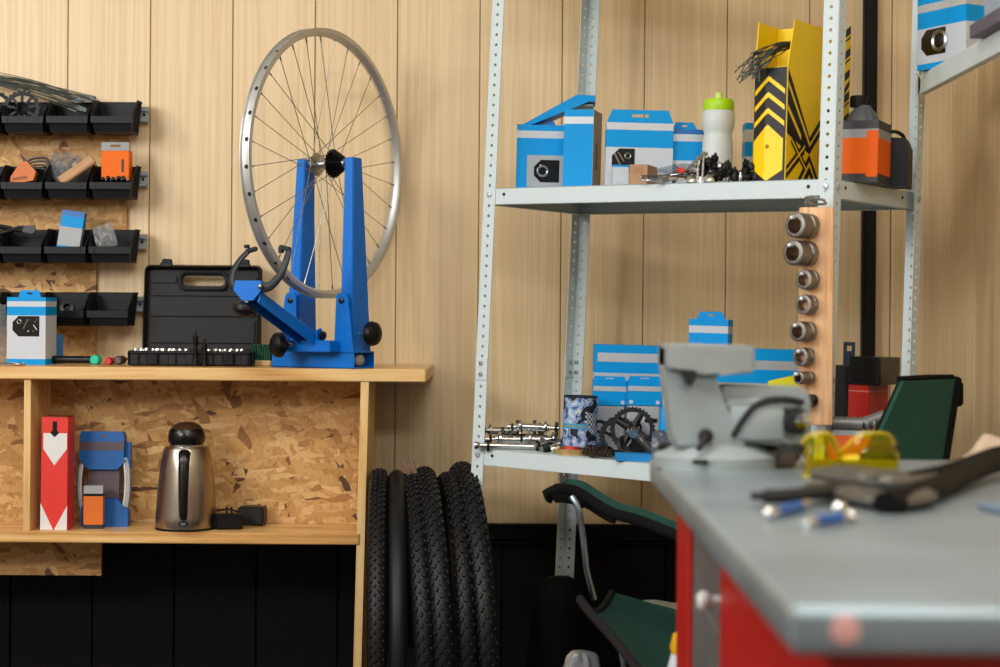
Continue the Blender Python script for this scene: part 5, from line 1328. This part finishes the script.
r = carton('part_carton', 'blue and white carton with a cut-corner window on the right wall shelf', T(Vector((cp.x, 3.26, zb))) @ RZ(-radians(61.5)) @ T((-.068, 0, 0)), .136, .05, h, [(.073, 0), (.3, 1), (.52, 1), (.73, 0), (.83, 3), (1, 0)],
           win=(-.056, .012, h * .17, h * .50), bits=(('disc', .78, .5, .014, 0), ('ring', .78, .5, .018, 0)))
b = MB(); b.box((.025, .06, .06), (.05, .12, .12), 0, .001)
tag(b.obj('grey_carton', mat('blue grey card', '93a3b3', .5), M=T(Vector((XR + .006, 2.87, zb)))), 'grey-blue carton nearest the camera on the right wall shelf', 'box')
b = MB(); b.box((.012, .09, .012), (.024, .18, .024), 0, .001)
tag(b.obj('flat_tray', mat('plum grey card', '56525e', .5), M=T(Vector((XR - .022, 2.80, zb)))), 'flat dark grey tray before the grey-blue carton on the right wall shelf', 'tray')
# finish the low orange box (needs its height)
w = S(50, 3.2)
b = MB(); banded(b, w, .06, zz, [(.9, 0), (1, 1)]); b.obj('carton_body', [mat('low orange card', 'd8601c', .5), GREYC], r0 if False else bpy.data.objects['orange_box.001'], T((w / 2, 0, 0)), smooth=0)
b = MB(); b.tube([(0, 0, 0), (w * .6, 0, 0)], .0125, 14)
for k in range(7): b.tube([(w * (.02 + k * .13), 0, 0), (w * (.06 + k * .13), 0, 0)], .014, 14)
b.tube([(w * .6, 0, 0), (w * 1.02, .01, .016)], .0125, 14)
b.obj('ribbed_band', [mat('ribbed grey', '7d7b79', .4, .3)], bpy.data.objects['orange_box.001'], T((0, .016, zz + .012)))

# ================================================================ STEEL WORKBENCH (front)
TZ = CAMZ - .205; TT = .035
xl = .198; yf = .205 * F / 293.5; yb_ = .205 * F / 145.5; xrt = .93
wb = thing('workbench', 'red metal workbench with worn grey steel top in the foreground', 'workbench', T((xl, yf, 0)))
Wi = T((-xl, -yf, 0))
def worn():
    m = mat('worn steel top', '8d999d', .36, .5, var=.25, scale=7, bump=.04, bscale=60)
    return m
b = MB(); b.box(((xl + xrt) / 2, (yf + yb_) / 2, TZ - TT / 2), (xrt - xl, yb_ - yf, TT), 0, .007, seg=3)
b.obj('steel_top', [worn()], wb, Wi)
REDM = mat('red enamel', 'b01812', .4, var=.06)
bx0 = xl + .034; bx1 = xrt - .03; by0 = yf + .045; by1 = yb_ - .055; bz1 = TZ - TT
yA, yB = 1.86, 2.19
b = MB()
b.box(((bx0 + bx1) / 2, by0 + .012, (bz1) / 2), (bx1 - bx0, .024, bz1 - .001), 0, .003)
b.box((bx0 + .01, (by0 + yA) / 2 + .012, bz1 / 2), (.02, yA - by0 - .024, bz1 - .001), 0, .003)
b.box((bx0 + .01, (yB + by1) / 2, bz1 / 2), (.02, by1 - yB, bz1 - .001), 0, .003)
b.box((bx1 - .01, (by0 + by1) / 2, bz1 / 2), (.02, by1 - by0 - .05, bz1 - .001), 0, .003)
b.box(((bx0 + bx1) / 2, by1 - .01, bz1 / 2), (bx1 - bx0 - .04, .02, bz1 - .002), 0, .003)
b.box(((bx0 + bx1) / 2, (by0 + by1) / 2, .05), (bx1 - bx0 - .05, by1 - by0 - .06, .03), 0, .003)
b.obj('cabinet', [REDM], wb, Wi)
b = MB(); b.box((bx0 + .012, (yA + yB) / 2, bz1 / 2), (.012, yB - yA - .004, bz1 - .004), 0, .002)
b.box((bx0 + .005, (yA + yB) / 2, bz1 - .17), (.004, yB - yA - .06, .11), 0, .002)
dr = b.obj('side_panel', [mat('worn grey panel', '6a6867', .5, .3, var=.35, scale=9)], wb, Wi)
b = MB(); b.lathe([(0, 0), (.006, 0), (.006, .012), (.011, .016), (.011, .022), (.006, .026), (0, .026)], 18)
b.obj('panel_knob', [mat('knob gleam white', 'e4e4e2', .25)], dr, T((bx0 + .004, 1.885, TZ - .115)) @ RY(-pi / 2))  # white colour paints in the gleam of a chrome knob
# pink disc painted in for an out-of-focus highlight on the front edge
b = MB(); b.lathe([(0, 0), (.0105, 0), (.0105, .0015), (.008, .0025), (0, .003)], 20)
b.obj('edge_highlight', [mat('pink highlight disc', 'd8a29c', .4)], wb, Wi @ T((P(845, 630, yf).x, yf, P(845, 630, yf).z)) @ RX(pi / 2))

def tb_(px, py, lift=0.):
    """point on the bench top under pixel"""
    a = P(px, py, 1.0) - Vector((0, 0, CAMZ)); t = (TZ + lift - CAMZ) / a.z
    return Vector((0, 0, CAMZ)) + a * t
# ---------------------------------------------------------------- vice
VD = 2.27; pv = tb_(730, 466); VW = lambda n: S(n, VD)
v0 = Vector((P(730, 466, VD).x, VD, TZ))
vc = thing('bench_vice', 'worn grey cast bench vice bolted to the back left corner of the bench', 'vice', T(v0) @ RZ(.0))
VG = mat('vice grey', '929b9a', .55, .25, var=.14, scale=12, bump=.2)
VJ = mat('vice jaw', '949897', .5, .35, var=.2, scale=18)
VDK = mat('vice dark', '191818', .6, .2, var=.3)
VH = VW(122)
def vx(px): return (px - 730) * VD / F
def vz(py): return (466 - py) * VD / F
# base plate
b = MB(); b.lathe([(0, 0), (VW(62), 0), (VW(62), VW(11)), (VW(52), VW(17)), (VW(40), VW(24)), (0, VW(24))], 40, M=T((vx(715), 0, 0)) @ Matrix.Diagonal((1, .9, 1, 1)))
b.obj('swivel_base', [VG], vc)
MB().box((vx(694), -VW(57), VW(9)), (VW(16), .006, VW(5)), 0, .002).obj('base_slot', [VDK], vc)
# fixed body
b = MB()
b.prism([(vx(672), VW(20)), (vx(742), VW(20)), (vx(738), vz(432)), (vx(716), vz(400)), (vx(712), vz(378)), (vx(706), vz(344)), (vx(661), vz(344)), (vx(661), vz(368)), (vx(665), vz(400)), (vx(669), vz(430))], -VW(34), VW(34))
bmesh.ops.bevel(b.bm, geom=list(b.bm.edges), offset=.004, segments=2, affect='EDGES')
b.obj('fixed_body', [VG], vc)
b = MB(); b.prism([(vx(661), vz(345)), (vx(748), vz(345)), (vx(748), vz(371)), (vx(714), vz(374)), (vx(712), vz(374)), (vx(700), vz(370)), (vx(661), vz(368))], -VW(44), VW(44))
bmesh.ops.bevel(b.bm, geom=list(b.bm.edges), offset=.0035, segments=2, affect='EDGES'); b.obj('anvil_jaw', [VJ], vc)
b = MB(); b.prism([(vx(676), vz(368)), (vx(690), vz(369)), (vx(691), vz(376)), (vx(685), vz(385)), (vx(681), vz(381))], -VW(46), -VW(30)); b.obj('recess', [VDK], vc)
# sliding jaw with curved top and handle screw
b = MB(); b.prism([(vx(716), vz(386)), (vx(722), vz(384)), (vx(800), vz(386)), (vx(806), vz(396)), (vx(806), vz(440)), (vx(790), vz(444)), (vx(730), vz(440)), (vx(716), vz(420))], -VW(28), VW(28))
bmesh.ops.bevel(b.bm, geom=list(b.bm.edges), offset=.004, segments=2, affect='EDGES'); b.obj('sliding_jaw', [VG], vc)
b = MB(); b.box((vx(752), -VW(31), vz(421)), (VW(54), VW(10), VW(34)), 0, .005, seg=2); b.box((vx(757), -VW(30), vz(402)), (VW(72), VW(8), VW(12)), 0, .004); b.obj('screw_housing', [VG], vc)
arcp = [(vx(728), -VW(36), vz(434)), (vx(736), -VW(36), vz(420)), (vx(748), -VW(36), vz(405)), (vx(762), -VW(36), vz(398)), (vx(782), -VW(36), vz(397)), (vx(797), -VW(36), vz(400))]
MB().tube(catmull(arcp, 6), VW(3.2), 8).obj('dark_groove', [VDK], vc)
b = MB(); b.lathe([(0, 0), (VW(13), 0), (VW(13), VW(20)), (VW(10), VW(26)), (0, VW(26))], 24, M=T((vx(790), -VW(20), vz(418))) @ RX(pi / 2)); b.obj('screw_head', [VDK], vc)
MB().lathe([(0, 0), (VW(8), 0), (VW(8), VW(6)), (0, VW(7))], 20, 0, T((vx(794), -VW(46), vz(417))) @ RX(pi / 2)).obj('screw_cap', [CHROME], vc)
MB().lathe([(0, 0), (VW(7), 0), (VW(7), VW(10)), (VW(5), VW(12)), (0, VW(12))], 16, 0, T((vx(701), -VW(34), vz(433))) @ RX(pi / 2)).obj('lock_lever_boss', [VDK], vc)
MB().tube([(vx(701), -VW(46), vz(433)), (vx(696), -VW(50), vz(440)), (vx(692), -VW(52), vz(446))], VW(3), 8).obj('lock_lever', [VDK], vc)
for s in (-1, 1):
    MB().lathe([(0, 0), (VW(9), 0), (VW(9), VW(7)), (0, VW(8))], 6, 0, T((vx(715) + s * VW(48), 0, VW(15)))).obj('base_bolt', [DSTEEL], vc)
# rusty part under the sliding jaw
b = MB(); b.box((0, 0, .012), (.06, .045, .022), 0, .006, seg=2); b.cyl((-.02, 0, .02), (.035, .0, .02), .011, n=12)
tag(b.obj('rusty_block', mat('rusty iron', '54443a', .7, .3, var=.4, scale=60), M=T(tb_(772, 467))), 'brown rusty iron block on the bench under the vice jaw', 'block')

# ---------------------------------------------------------------- safety glasses
gp = tb_(853, 479); gk = thing('safety_glasses', 'yellow tinted safety glasses lying on the bench top', 'glasses', T(gp) @ RZ(.16))
LENS = mat('yellow lens', 'e6d010', .04, var=.03, trans=.94, ior=1.2)
gsc = S(1, gp.y)
def lens(u, v, s):
    a = -1.05 + 2.1 * u; e = (v - .5)
    k = 36 if s > 0 else 24; x = (gsc * 17 if s > 0 else -gsc * 29) + gsc * k * sin(a); y = -gsc * 22 * (cos(a) - .5)
    z = gsc * (4 + 42 * v) * (1 - .18 * abs(2 * u - 1) ** 2.5 * (1 if v > .5 else .2)) 
    t = u if s > 0 else 1 - u
    q_ = min(1, t / .45); hf = .5 + .5 * q_ * q_ * (3 - 2 * q_) - .25 * max(0, (t - .65) / .35) ** 2
    z = gsc * (3 + 43 * v * hf)
    return Vector((x, y + gsc * 34 * (v - .42) ** 2, z))
for s in (-1, 1):
    MB().grid(lambda u, v: lens(u, v, s), 16, 8, thick=.0022).obj('lens', [LENS], gk)
YF = mat('yellow frame', 'd9bf12', .25, var=.05)
for s in (-1, 1):
    MB().tube([lens(u / 14, 1, s) for u in range(15)], .0014, 8).obj('brow_bar', [YF], gk)
    MB().tube([lens(u / 14, 0, s) for u in range(15)], .0012, 8).obj('lower_rim', [YF], gk)
MB().tube(catmull([lens(1, .75, -1), Vector((0, -gsc * 14, gsc * 22)), lens(0, .75, 1)], 6), .004, 8).obj('bridge', [YF], gk)
for s in (-1, 1):
    e = lens(1 if s > 0 else 0, .8, s)
    MB().tube(catmull([e, e + Vector((s * .006, .03, 0)), e + Vector((s * .002, .085, -.004)), e + Vector((-s * .006, .12, -.022))], 6), [.0045] * 6 + [.0035] * 13, 8, flat=(1.5, .7)).obj('temple', [mat('temple black', '141311', .4)], gk)
# ---------------------------------------------------------------- big cutters / pliers
pa = tb_(880, 503)
ct = thing('cable_cutter', 'large worn cutters with black dipped handles pointing to the right of the bench', 'cutters', T(pa) @ RZ(.0))
def rel(px, py, lift): return tb_(px, py) + Vector((0, 0, lift)) - pa
GM = mat('worn cutter steel', '5f5b55', .45, .6, var=.25, scale=30)
MB().tube(catmull([rel(752, 506, 0.0106), rel(785, 507, 0.0117), rel(825, 503, 0.0128), rel(855, 500, 0.0139)], 6), [.006] * 3 + [.011] * 16, 10, flat=(.7, 1.4)).obj('jaw', [mat('black jaw', '1b1b1c', .5, .3)], ct)
MB().tube(catmull([rel(820, 484, 0.0128), rel(850, 488, 0.0139), rel(890, 494, 0.0150), rel(925, 490, 0.0161)], 6), [.012] * 4 + [.018] * 10 + [.012] * 5, 12, flat=(.7, 1.5)).obj('pivot_body', [GM], ct)
MB().tube(catmull([rel(815, 496, 0.0095), rel(850, 504, 0.0106), rel(890, 511, 0.0106), rel(920, 507, 0.0117)], 6), [.011] * 6 + [.014] * 13, 12, flat=(.7, 1.5)).obj('lower_body', [GM], ct)
MB().tube(catmull([rel(885, 514, 0.0106), rel(920, 506, 0.0128), rel(960, 490, 0.0161), rel(1000, 478, 0.0205), rel(1040, 474, 0.0205)], 6), [.012] * 25, 12, flat=(1, 1.2)).obj('handle', [mat('dipped grip', '060606', .6, spec=.12)], ct)
MB().tube(catmull([rel(905, 494, 0.0150), rel(950, 486, 0.0183), rel(1000, 470, 0.0227), rel(1040, 466, 0.0238)], 6), [.010] * 19, 12).obj('handle', [mat('dipped grip', '060606', .6, spec=.12)], ct)
MB().lathe([(0, 0), (.012, 0), (.012, .006), (.006, .009), (0, .009)], 20, 0, T(rel(868, 497, 0.0194))).obj('pivot_bolt', [STEEL], ct)
# small tools
for (ax0, ay0, bx_, by_, lab, s) in ((769, 521, 806, 511, 'small blue-gripped tool with a shiny ball end, left of the pair on the bench', 0), (806, 530, 849, 524, 'small blue-gripped tool nearest the bench front, right of the pair', 1)):
    a, e = tb_(ax0, ay0), tb_(bx_, by_)
    r = thing('ball_driver', lab, 'tool', T(a + Vector((0, 0, .0072))))
    d_ = e - a
    MB().cyl(d_ * .25, d_ * .8, .0055, n=14).obj('grip', [mat('blue grip', '0f4f94', .35)], r)
    MB().cyl((0, 0, 0), d_ * .25, .004, n=10).obj('shank', [CHROME], r)
    MB().cyl(d_ * .8, d_ * 1.05, .005, n=10).obj('shank', [CHROME], r)
    MB().sphere((0, 0, 0) if not s else d_ * 1.05, .007, 16, 10).obj('ball_end', [CHROME], r)
    if s: MB().sphere(d_ * 1.0 + Vector((-.004, .03, .004)), .0085, 16, 10).obj('ball_end', [CHROME], r)
# cloth at the far right of the bench
q0 = tb_(992, 463); q = random.Random(6)
def rag(u, v):
    x = (u - .5) * .07; y = (v - .5) * .05
    return Vector((x, y, .004 + .03 * sin(pi * u) * sin(pi * v) + .006 * sin(14 * u + 5 * v) * sin(11 * v + 3 * u) * sin(pi * u)))
tag(MB().grid(rag, 18, 12, thick=.002).obj('rag', mat('spotted cloth', 'b79f86', .8, var=.35, scale=40), M=T(q0 + Vector((0, 0, .002)))), 'crumpled pinkish cloth on the far right of the steel bench', 'rag')
# flat blue-grey folder lying right
a = tb_(992, 512)
tag(MB().box((.03, 0, .004), (.07, .05, .007), 0, .002).obj('flat_case', mat('slate case', '5f6f80', .5), M=T(a) @ RZ(.2)), 'flat slate-coloured case at the right edge of the bench top', 'case')

# ================================================================ GREEN CAMPING CHAIRS
PIPE = mat('black piping', '060606', .85, spec=.2)
def sling(fn, nu, nv, label, parent, th=.006):
    return MB().grid(fn, nu, nv, thick=th).obj(label, [GREENF], parent)
def bil(c, bulge, n):
    A, B, Cc, D_ = c
    def f(u, v):
        p = A.lerp(B, u).lerp(D_.lerp(Cc, u), v); return p + n * bulge * sin(pi * u) * sin(pi * v)
    return f
# upright chair back by the right wall
tl, tr, br, bl = P(900, 381, 3.12), P(953, 379, 3.30), P(925, 560, 3.12), P(822, 560, 2.95)
c1 = thing('camping_chair', 'green camping chair with black edging standing upright behind the workbench', 'chair', T((bl.x + .05, bl.y + .05, 0)))
Ci = T((-bl.x - .05, -bl.y - .05, 0))
nn = Vector((.1, -1, .1)).normalized()
MB().grid(bil((tl, tr, br, bl), .012, nn), 10, 16, thick=.008).obj('backrest', [GREENF], c1, Ci)
mid = lambda t: tl.lerp(bl, t), 
sA = tl.lerp(bl, .42); sB = tr.lerp(br, .42)
MB().tube([sA + nn * .002, sA.lerp(sB, .5) + nn * .013, sB + nn * .002], .0045, 6).obj('seam', [GREENF], c1, Ci)
edge = [tr.lerp(br, t) for t in [0, .12, .3, .5, .7, .9, 1]]
MB().tube([e + Vector((.006, .0, 0)) for e in edge], [.011] * 7, 10).obj('side_piping', [PIPE], c1, Ci)
MB().tube([tl + Vector((0, .006, .003)), tl.lerp(tr, .5) + Vector((0, .006, .004)), tr + Vector((0, .006, .003))], .006, 8).obj('top_piping', [PIPE], c1, Ci)
MB().box(tr.lerp(br, .05) + Vector((.012, .014, -.012)), (.022, .045, .05), 0, .009, seg=3).obj('corner_cap', [PIPE], c1, Ci)
for (a, e) in ((tl, bl), (tr, br)):
    foot = Vector((e.x, e.y + .12, 0.011)); sg = 1 if a is tl else -1; MB().tube([a + Vector((sg * .02, .075, -.012)), e + Vector((sg * .02, .085, 0)), foot], .010, 10).obj('leg', [DSTEEL], c1, Ci)
sb0, sb1 = bl + Vector((0, 0, .03)), br + Vector((0, 0, .03))
for (a, s_) in ((bl, 1), (br, 1)):
    MB().tube([a + Vector((0, .03, -.02)), a + Vector((0.0, .12, -.06)), Vector((a.x, a.y + .2, .011))], .010, 10).obj('leg', [DSTEEL], c1, Ci)
# low reclined chair under the rack
c2b = Vector((P(630, 640, 3.25).x, 3.25, 0)); c2 = thing('camping_chair', 'green camping chair with a bent steel tube, low under the steel rack', 'chair', T(c2b)); C2 = T(-c2b)
crest = catmull([P(544, 495, 3.30), P(556, 489, 3.30), P(575, 491, 3.30), P(590, 500, 3.29), P(612, 513, 3.27), P(640, 521, 3.25), P(690, 541, 3.2)], 6)
def bk(u, v):
    i = u * (len(crest) - 1); k = min(int(i), len(crest) - 2); p = crest[k].lerp(crest[k + 1], i - k)
    wd_ = .05 + .10 * min(1, u * 5)
    return p + Vector((.02 * v, wd_ * v, -.014 * sin(pi * v) - .0 * v))
MB().grid(bk, 36, 8, thick=.005).obj('backrest', [GREENF], c2, C2)
MB().tube(crest, [.007] * 6 + [.009] * (len(crest) - 6), 10, flat=(1.2, 1)).obj('back_piping', [PIPE], c2, C2)
under = [p + Vector((0, .004, -.012)) for p in crest[4:26]]
MB().tube(under, [.004] + [.012] * 12 + [.006] * 9, 10, flat=(1.3, .7)).obj('headrest_band', [PIPE], c2, C2)
TUBE = mat('tube steel', '9fb0c0', .25, 1.)
tp = [P(572, 497, 3.27), P(578, 508, 3.26), P(582, 530, 3.26), P(585, 555, 3.26), P(587, 572, 3.27), P(594, 599, 3.29)]
MB().tube(catmull(tp, 5), .0062, 10).obj('frame_tube', [TUBE], c2, C2)
sc_ = [P(581, 602, 3.28), P(600, 594, 3.55), P(705, 628, 3.5), P(720, 640, 3.0), P(650, 690, 2.98)]
e0 = catmull([P(580, 600, 3.30), P(592, 615, 3.22), P(612, 637, 3.14), P(640, 672, 3.02)], 6)
e1 = catmull([P(612, 594, 3.62), P(650, 605, 3.6), P(680, 614, 3.55), P(720, 640, 3.45)], 6)
def seat(u, v):
    i = u * (len(e0) - 1); k = min(int(i), len(e0) - 2); a = e0[k].lerp(e0[k + 1], i - k); c = e1[k].lerp(e1[k + 1], i - k)
    return a.lerp(c, v) + Vector((0, 0, -.035 * sin(pi * v)))
MB().grid(seat, 18, 12, thick=.005).obj('seat', [GREENF], c2, C2)
MB().tube(e0, .009, 10).obj('seat_piping', [mat('grey piping', '201d1e', .85, spec=.2)], c2, C2)
MB().tube([seat(0, v / 8) + Vector((0, 0, .003)) for v in range(9)], .008, 8).obj('rear_piping', [mat('grey piping', '201d1e', .85, spec=.2)], c2, C2)
for (a, foot) in ((e0[-1], (.02, 0)), (e1[-1], (.02, .05)), (e1[0], (.08, .05)), (e1[8], (.03, .0))):
    MB().tube([a + Vector((0, 0, -.006)), Vector((a.x + foot[0], a.y + foot[1], .008))], .007, 8).obj('leg', [TUBE], c2, C2)
# black sack and clear bag on the floor
def lump(R_, h, seed, k=.12, n=26, m=18):
    q = random.Random(seed); ph = [q.uniform(0, 6) for _ in range(6)]
    b = MB(); vs = []; fs = []
    prof = [(0, 0)] + [(R_ * cos(pi / 2 * i / m) ** .4, h * sin(pi / 2 * i / m) ** 1.0) for i in range(m + 1)]
    b.lathe(prof, n)
    for v in b.bm.verts:
        a = math.atan2(v.co.y, v.co.x); s = 1 + k * (sin(3 * a + ph[0] + v.co.z * 30) * .5 + sin(7 * a + ph[1] - v.co.z * 50) * .35 + sin(11 * a + ph[2] + v.co.z * 90) * .25)
        v.co.x *= s; v.co.y *= s
    return b
sz = P(560, 584, 3.56)
tag(lump(.075, sz.z, 3, .06).obj('black_sack', mat('black sack', '030303', .85, bump=.3, spec=.1), M=T((P(562, 600, 3.62).x - .005, 3.66, 0))), 'tall black sack on the floor hiding the foot of the rear rack post', 'sack')
sz = P(580, 651, 3.2)
tag(lump(.052, sz.z, 8, .2, 60, 30).obj('clear_sack', mat('smoky film', '8d8f92', .2, var=.2, trans=.5, bump=1., bscale=50), M=T((P(581, 660, 3.2).x, 3.2, 0))), 'crumpled clear plastic bag at the bottom edge in front of the black sack', 'bag')
# yellow and white bottle leaning under the bench
r = thing('jug', 'yellow and white plastic jug beside the bench side, under the chair seat', 'bottle', T((P(687, 650, 2.6).x, 2.6, 0)))
zt = P(676, 640, 2.6).z
MB().lathe([(0, 0), (.03, 0), (.032, .01), (.032, zt - .05), (.024, zt - .02), (0, zt - .02)], 24).obj('body', [mat('jug white', 'c8d0d6', .4)], r)
MB().lathe([(0, zt - .021), (.024, zt - .021), (.026, zt - .01), (.022, zt + .008), (.01, zt + .016), (0, zt + .017)], 24).obj('cap', [mat('jug yellow', 'd8a80e', .4)], r)
MB().lathe([(.0322, zt - .10), (.0328, zt - .10), (.0328, zt - .06), (.0322, zt - .06)], 24, closed=True).obj('label_band', [mat('jug navy', '16205a', .4)], r)
# pale folded sheet lying on a low box behind the chair
a = P(668, 610, 3.80)
tag(MB().box((0, .05, -a.z / 2 + .0), (.10, .10, a.z - .004), 0, .002).obj('grey_crate', mat('dim grey crate', '3b3c3c', .6), M=T((a.x, a.y, a.z - .002))), 'grey crate standing behind the low green chair', 'crate')
tag(MB().grid(lambda u, v: Vector(((u - .5) * .12, (v - .1) * .1, .004 + .004 * sin(6 * u))), 8, 4, thick=.003).obj('folded_sheet', mat('pale sheet', 'a8b0a6', .7), M=T((a.x, a.y, a.z))), 'pale folded sheet lying on the grey crate behind the low chair', 'sheet')
# ================================================================ LIGHT + CAMERA
def area(name, loc, target, sx, sy, power, col=(1, 1, 1), spread=180):
    l = bpy.data.lights.new(name, 'AREA'); l.shape = 'RECTANGLE'; l.size = sx; l.size_y = sy; l.energy = power; l.color = col; l.spread = radians(spread)
    o = bpy.data.objects.new(name, l); C.objects.link(o)
    d = Vector(target) - Vector(loc)
    o.matrix_world = T(Vector(loc)) @ d.to_track_quat('-Z', 'Y').to_matrix().to_4x4()
    return o
area('window_light', (-2.2, 1.0, 2.0), (.0, 4.1, 1.1), .75, .75, 43, (1., .99, .98))
area('wall_lamp', (-2.45, 2.3, 2.1), (-.5, 4.1, 1.3), .45, .45, 14, (1., .99, .97))
area('ceiling_lamp', (-.2, 1.6, 2.66), (-.2, 1.75, 0), 1.6, .35, 36, (1., .985, .96))
area('ceiling_lamp', (.6, -.7, 2.66), (.6, -.2, 0), 1.6, .5, 70, (.96, .98, 1.))
w = bpy.data.worlds.new('world'); bpy.context.scene.world = w; w.use_nodes = True
bgn = w.node_tree.nodes['Background']; bgn.inputs[0].default_value = (.9, .95, 1., 1); bgn.inputs[1].default_value = .2
cam = bpy.data.cameras.new('camera'); co = bpy.data.objects.new('camera', cam); C.objects.link(co)
cam.sensor_width = 36; cam.lens = F * 36 / 1000
cam.shift_x = (500 - CX) / 1000; cam.shift_y = (CY - 333.5) / 1000
c_, s_ = cos(ROLL), sin(ROLL)
co.matrix_world = Matrix(((c_, -s_, 0, 0), (0, 0, -1, 0), (s_, c_, 0, CAMZ), (0, 0, 0, 1)))
cam.dof.use_dof = True; cam.dof.focus_distance = 3.72; cam.dof.aperture_fstop = 3.7
cam.clip_start = .05
sc = bpy.context.scene; sc.camera = co
sc.view_settings.view_transform = 'Standard'; sc.view_settings.look = 'None'; sc.view_settings.gamma = 1; sc.view_settings.exposure = 0
sc.view_settings.use_curve_mapping = False
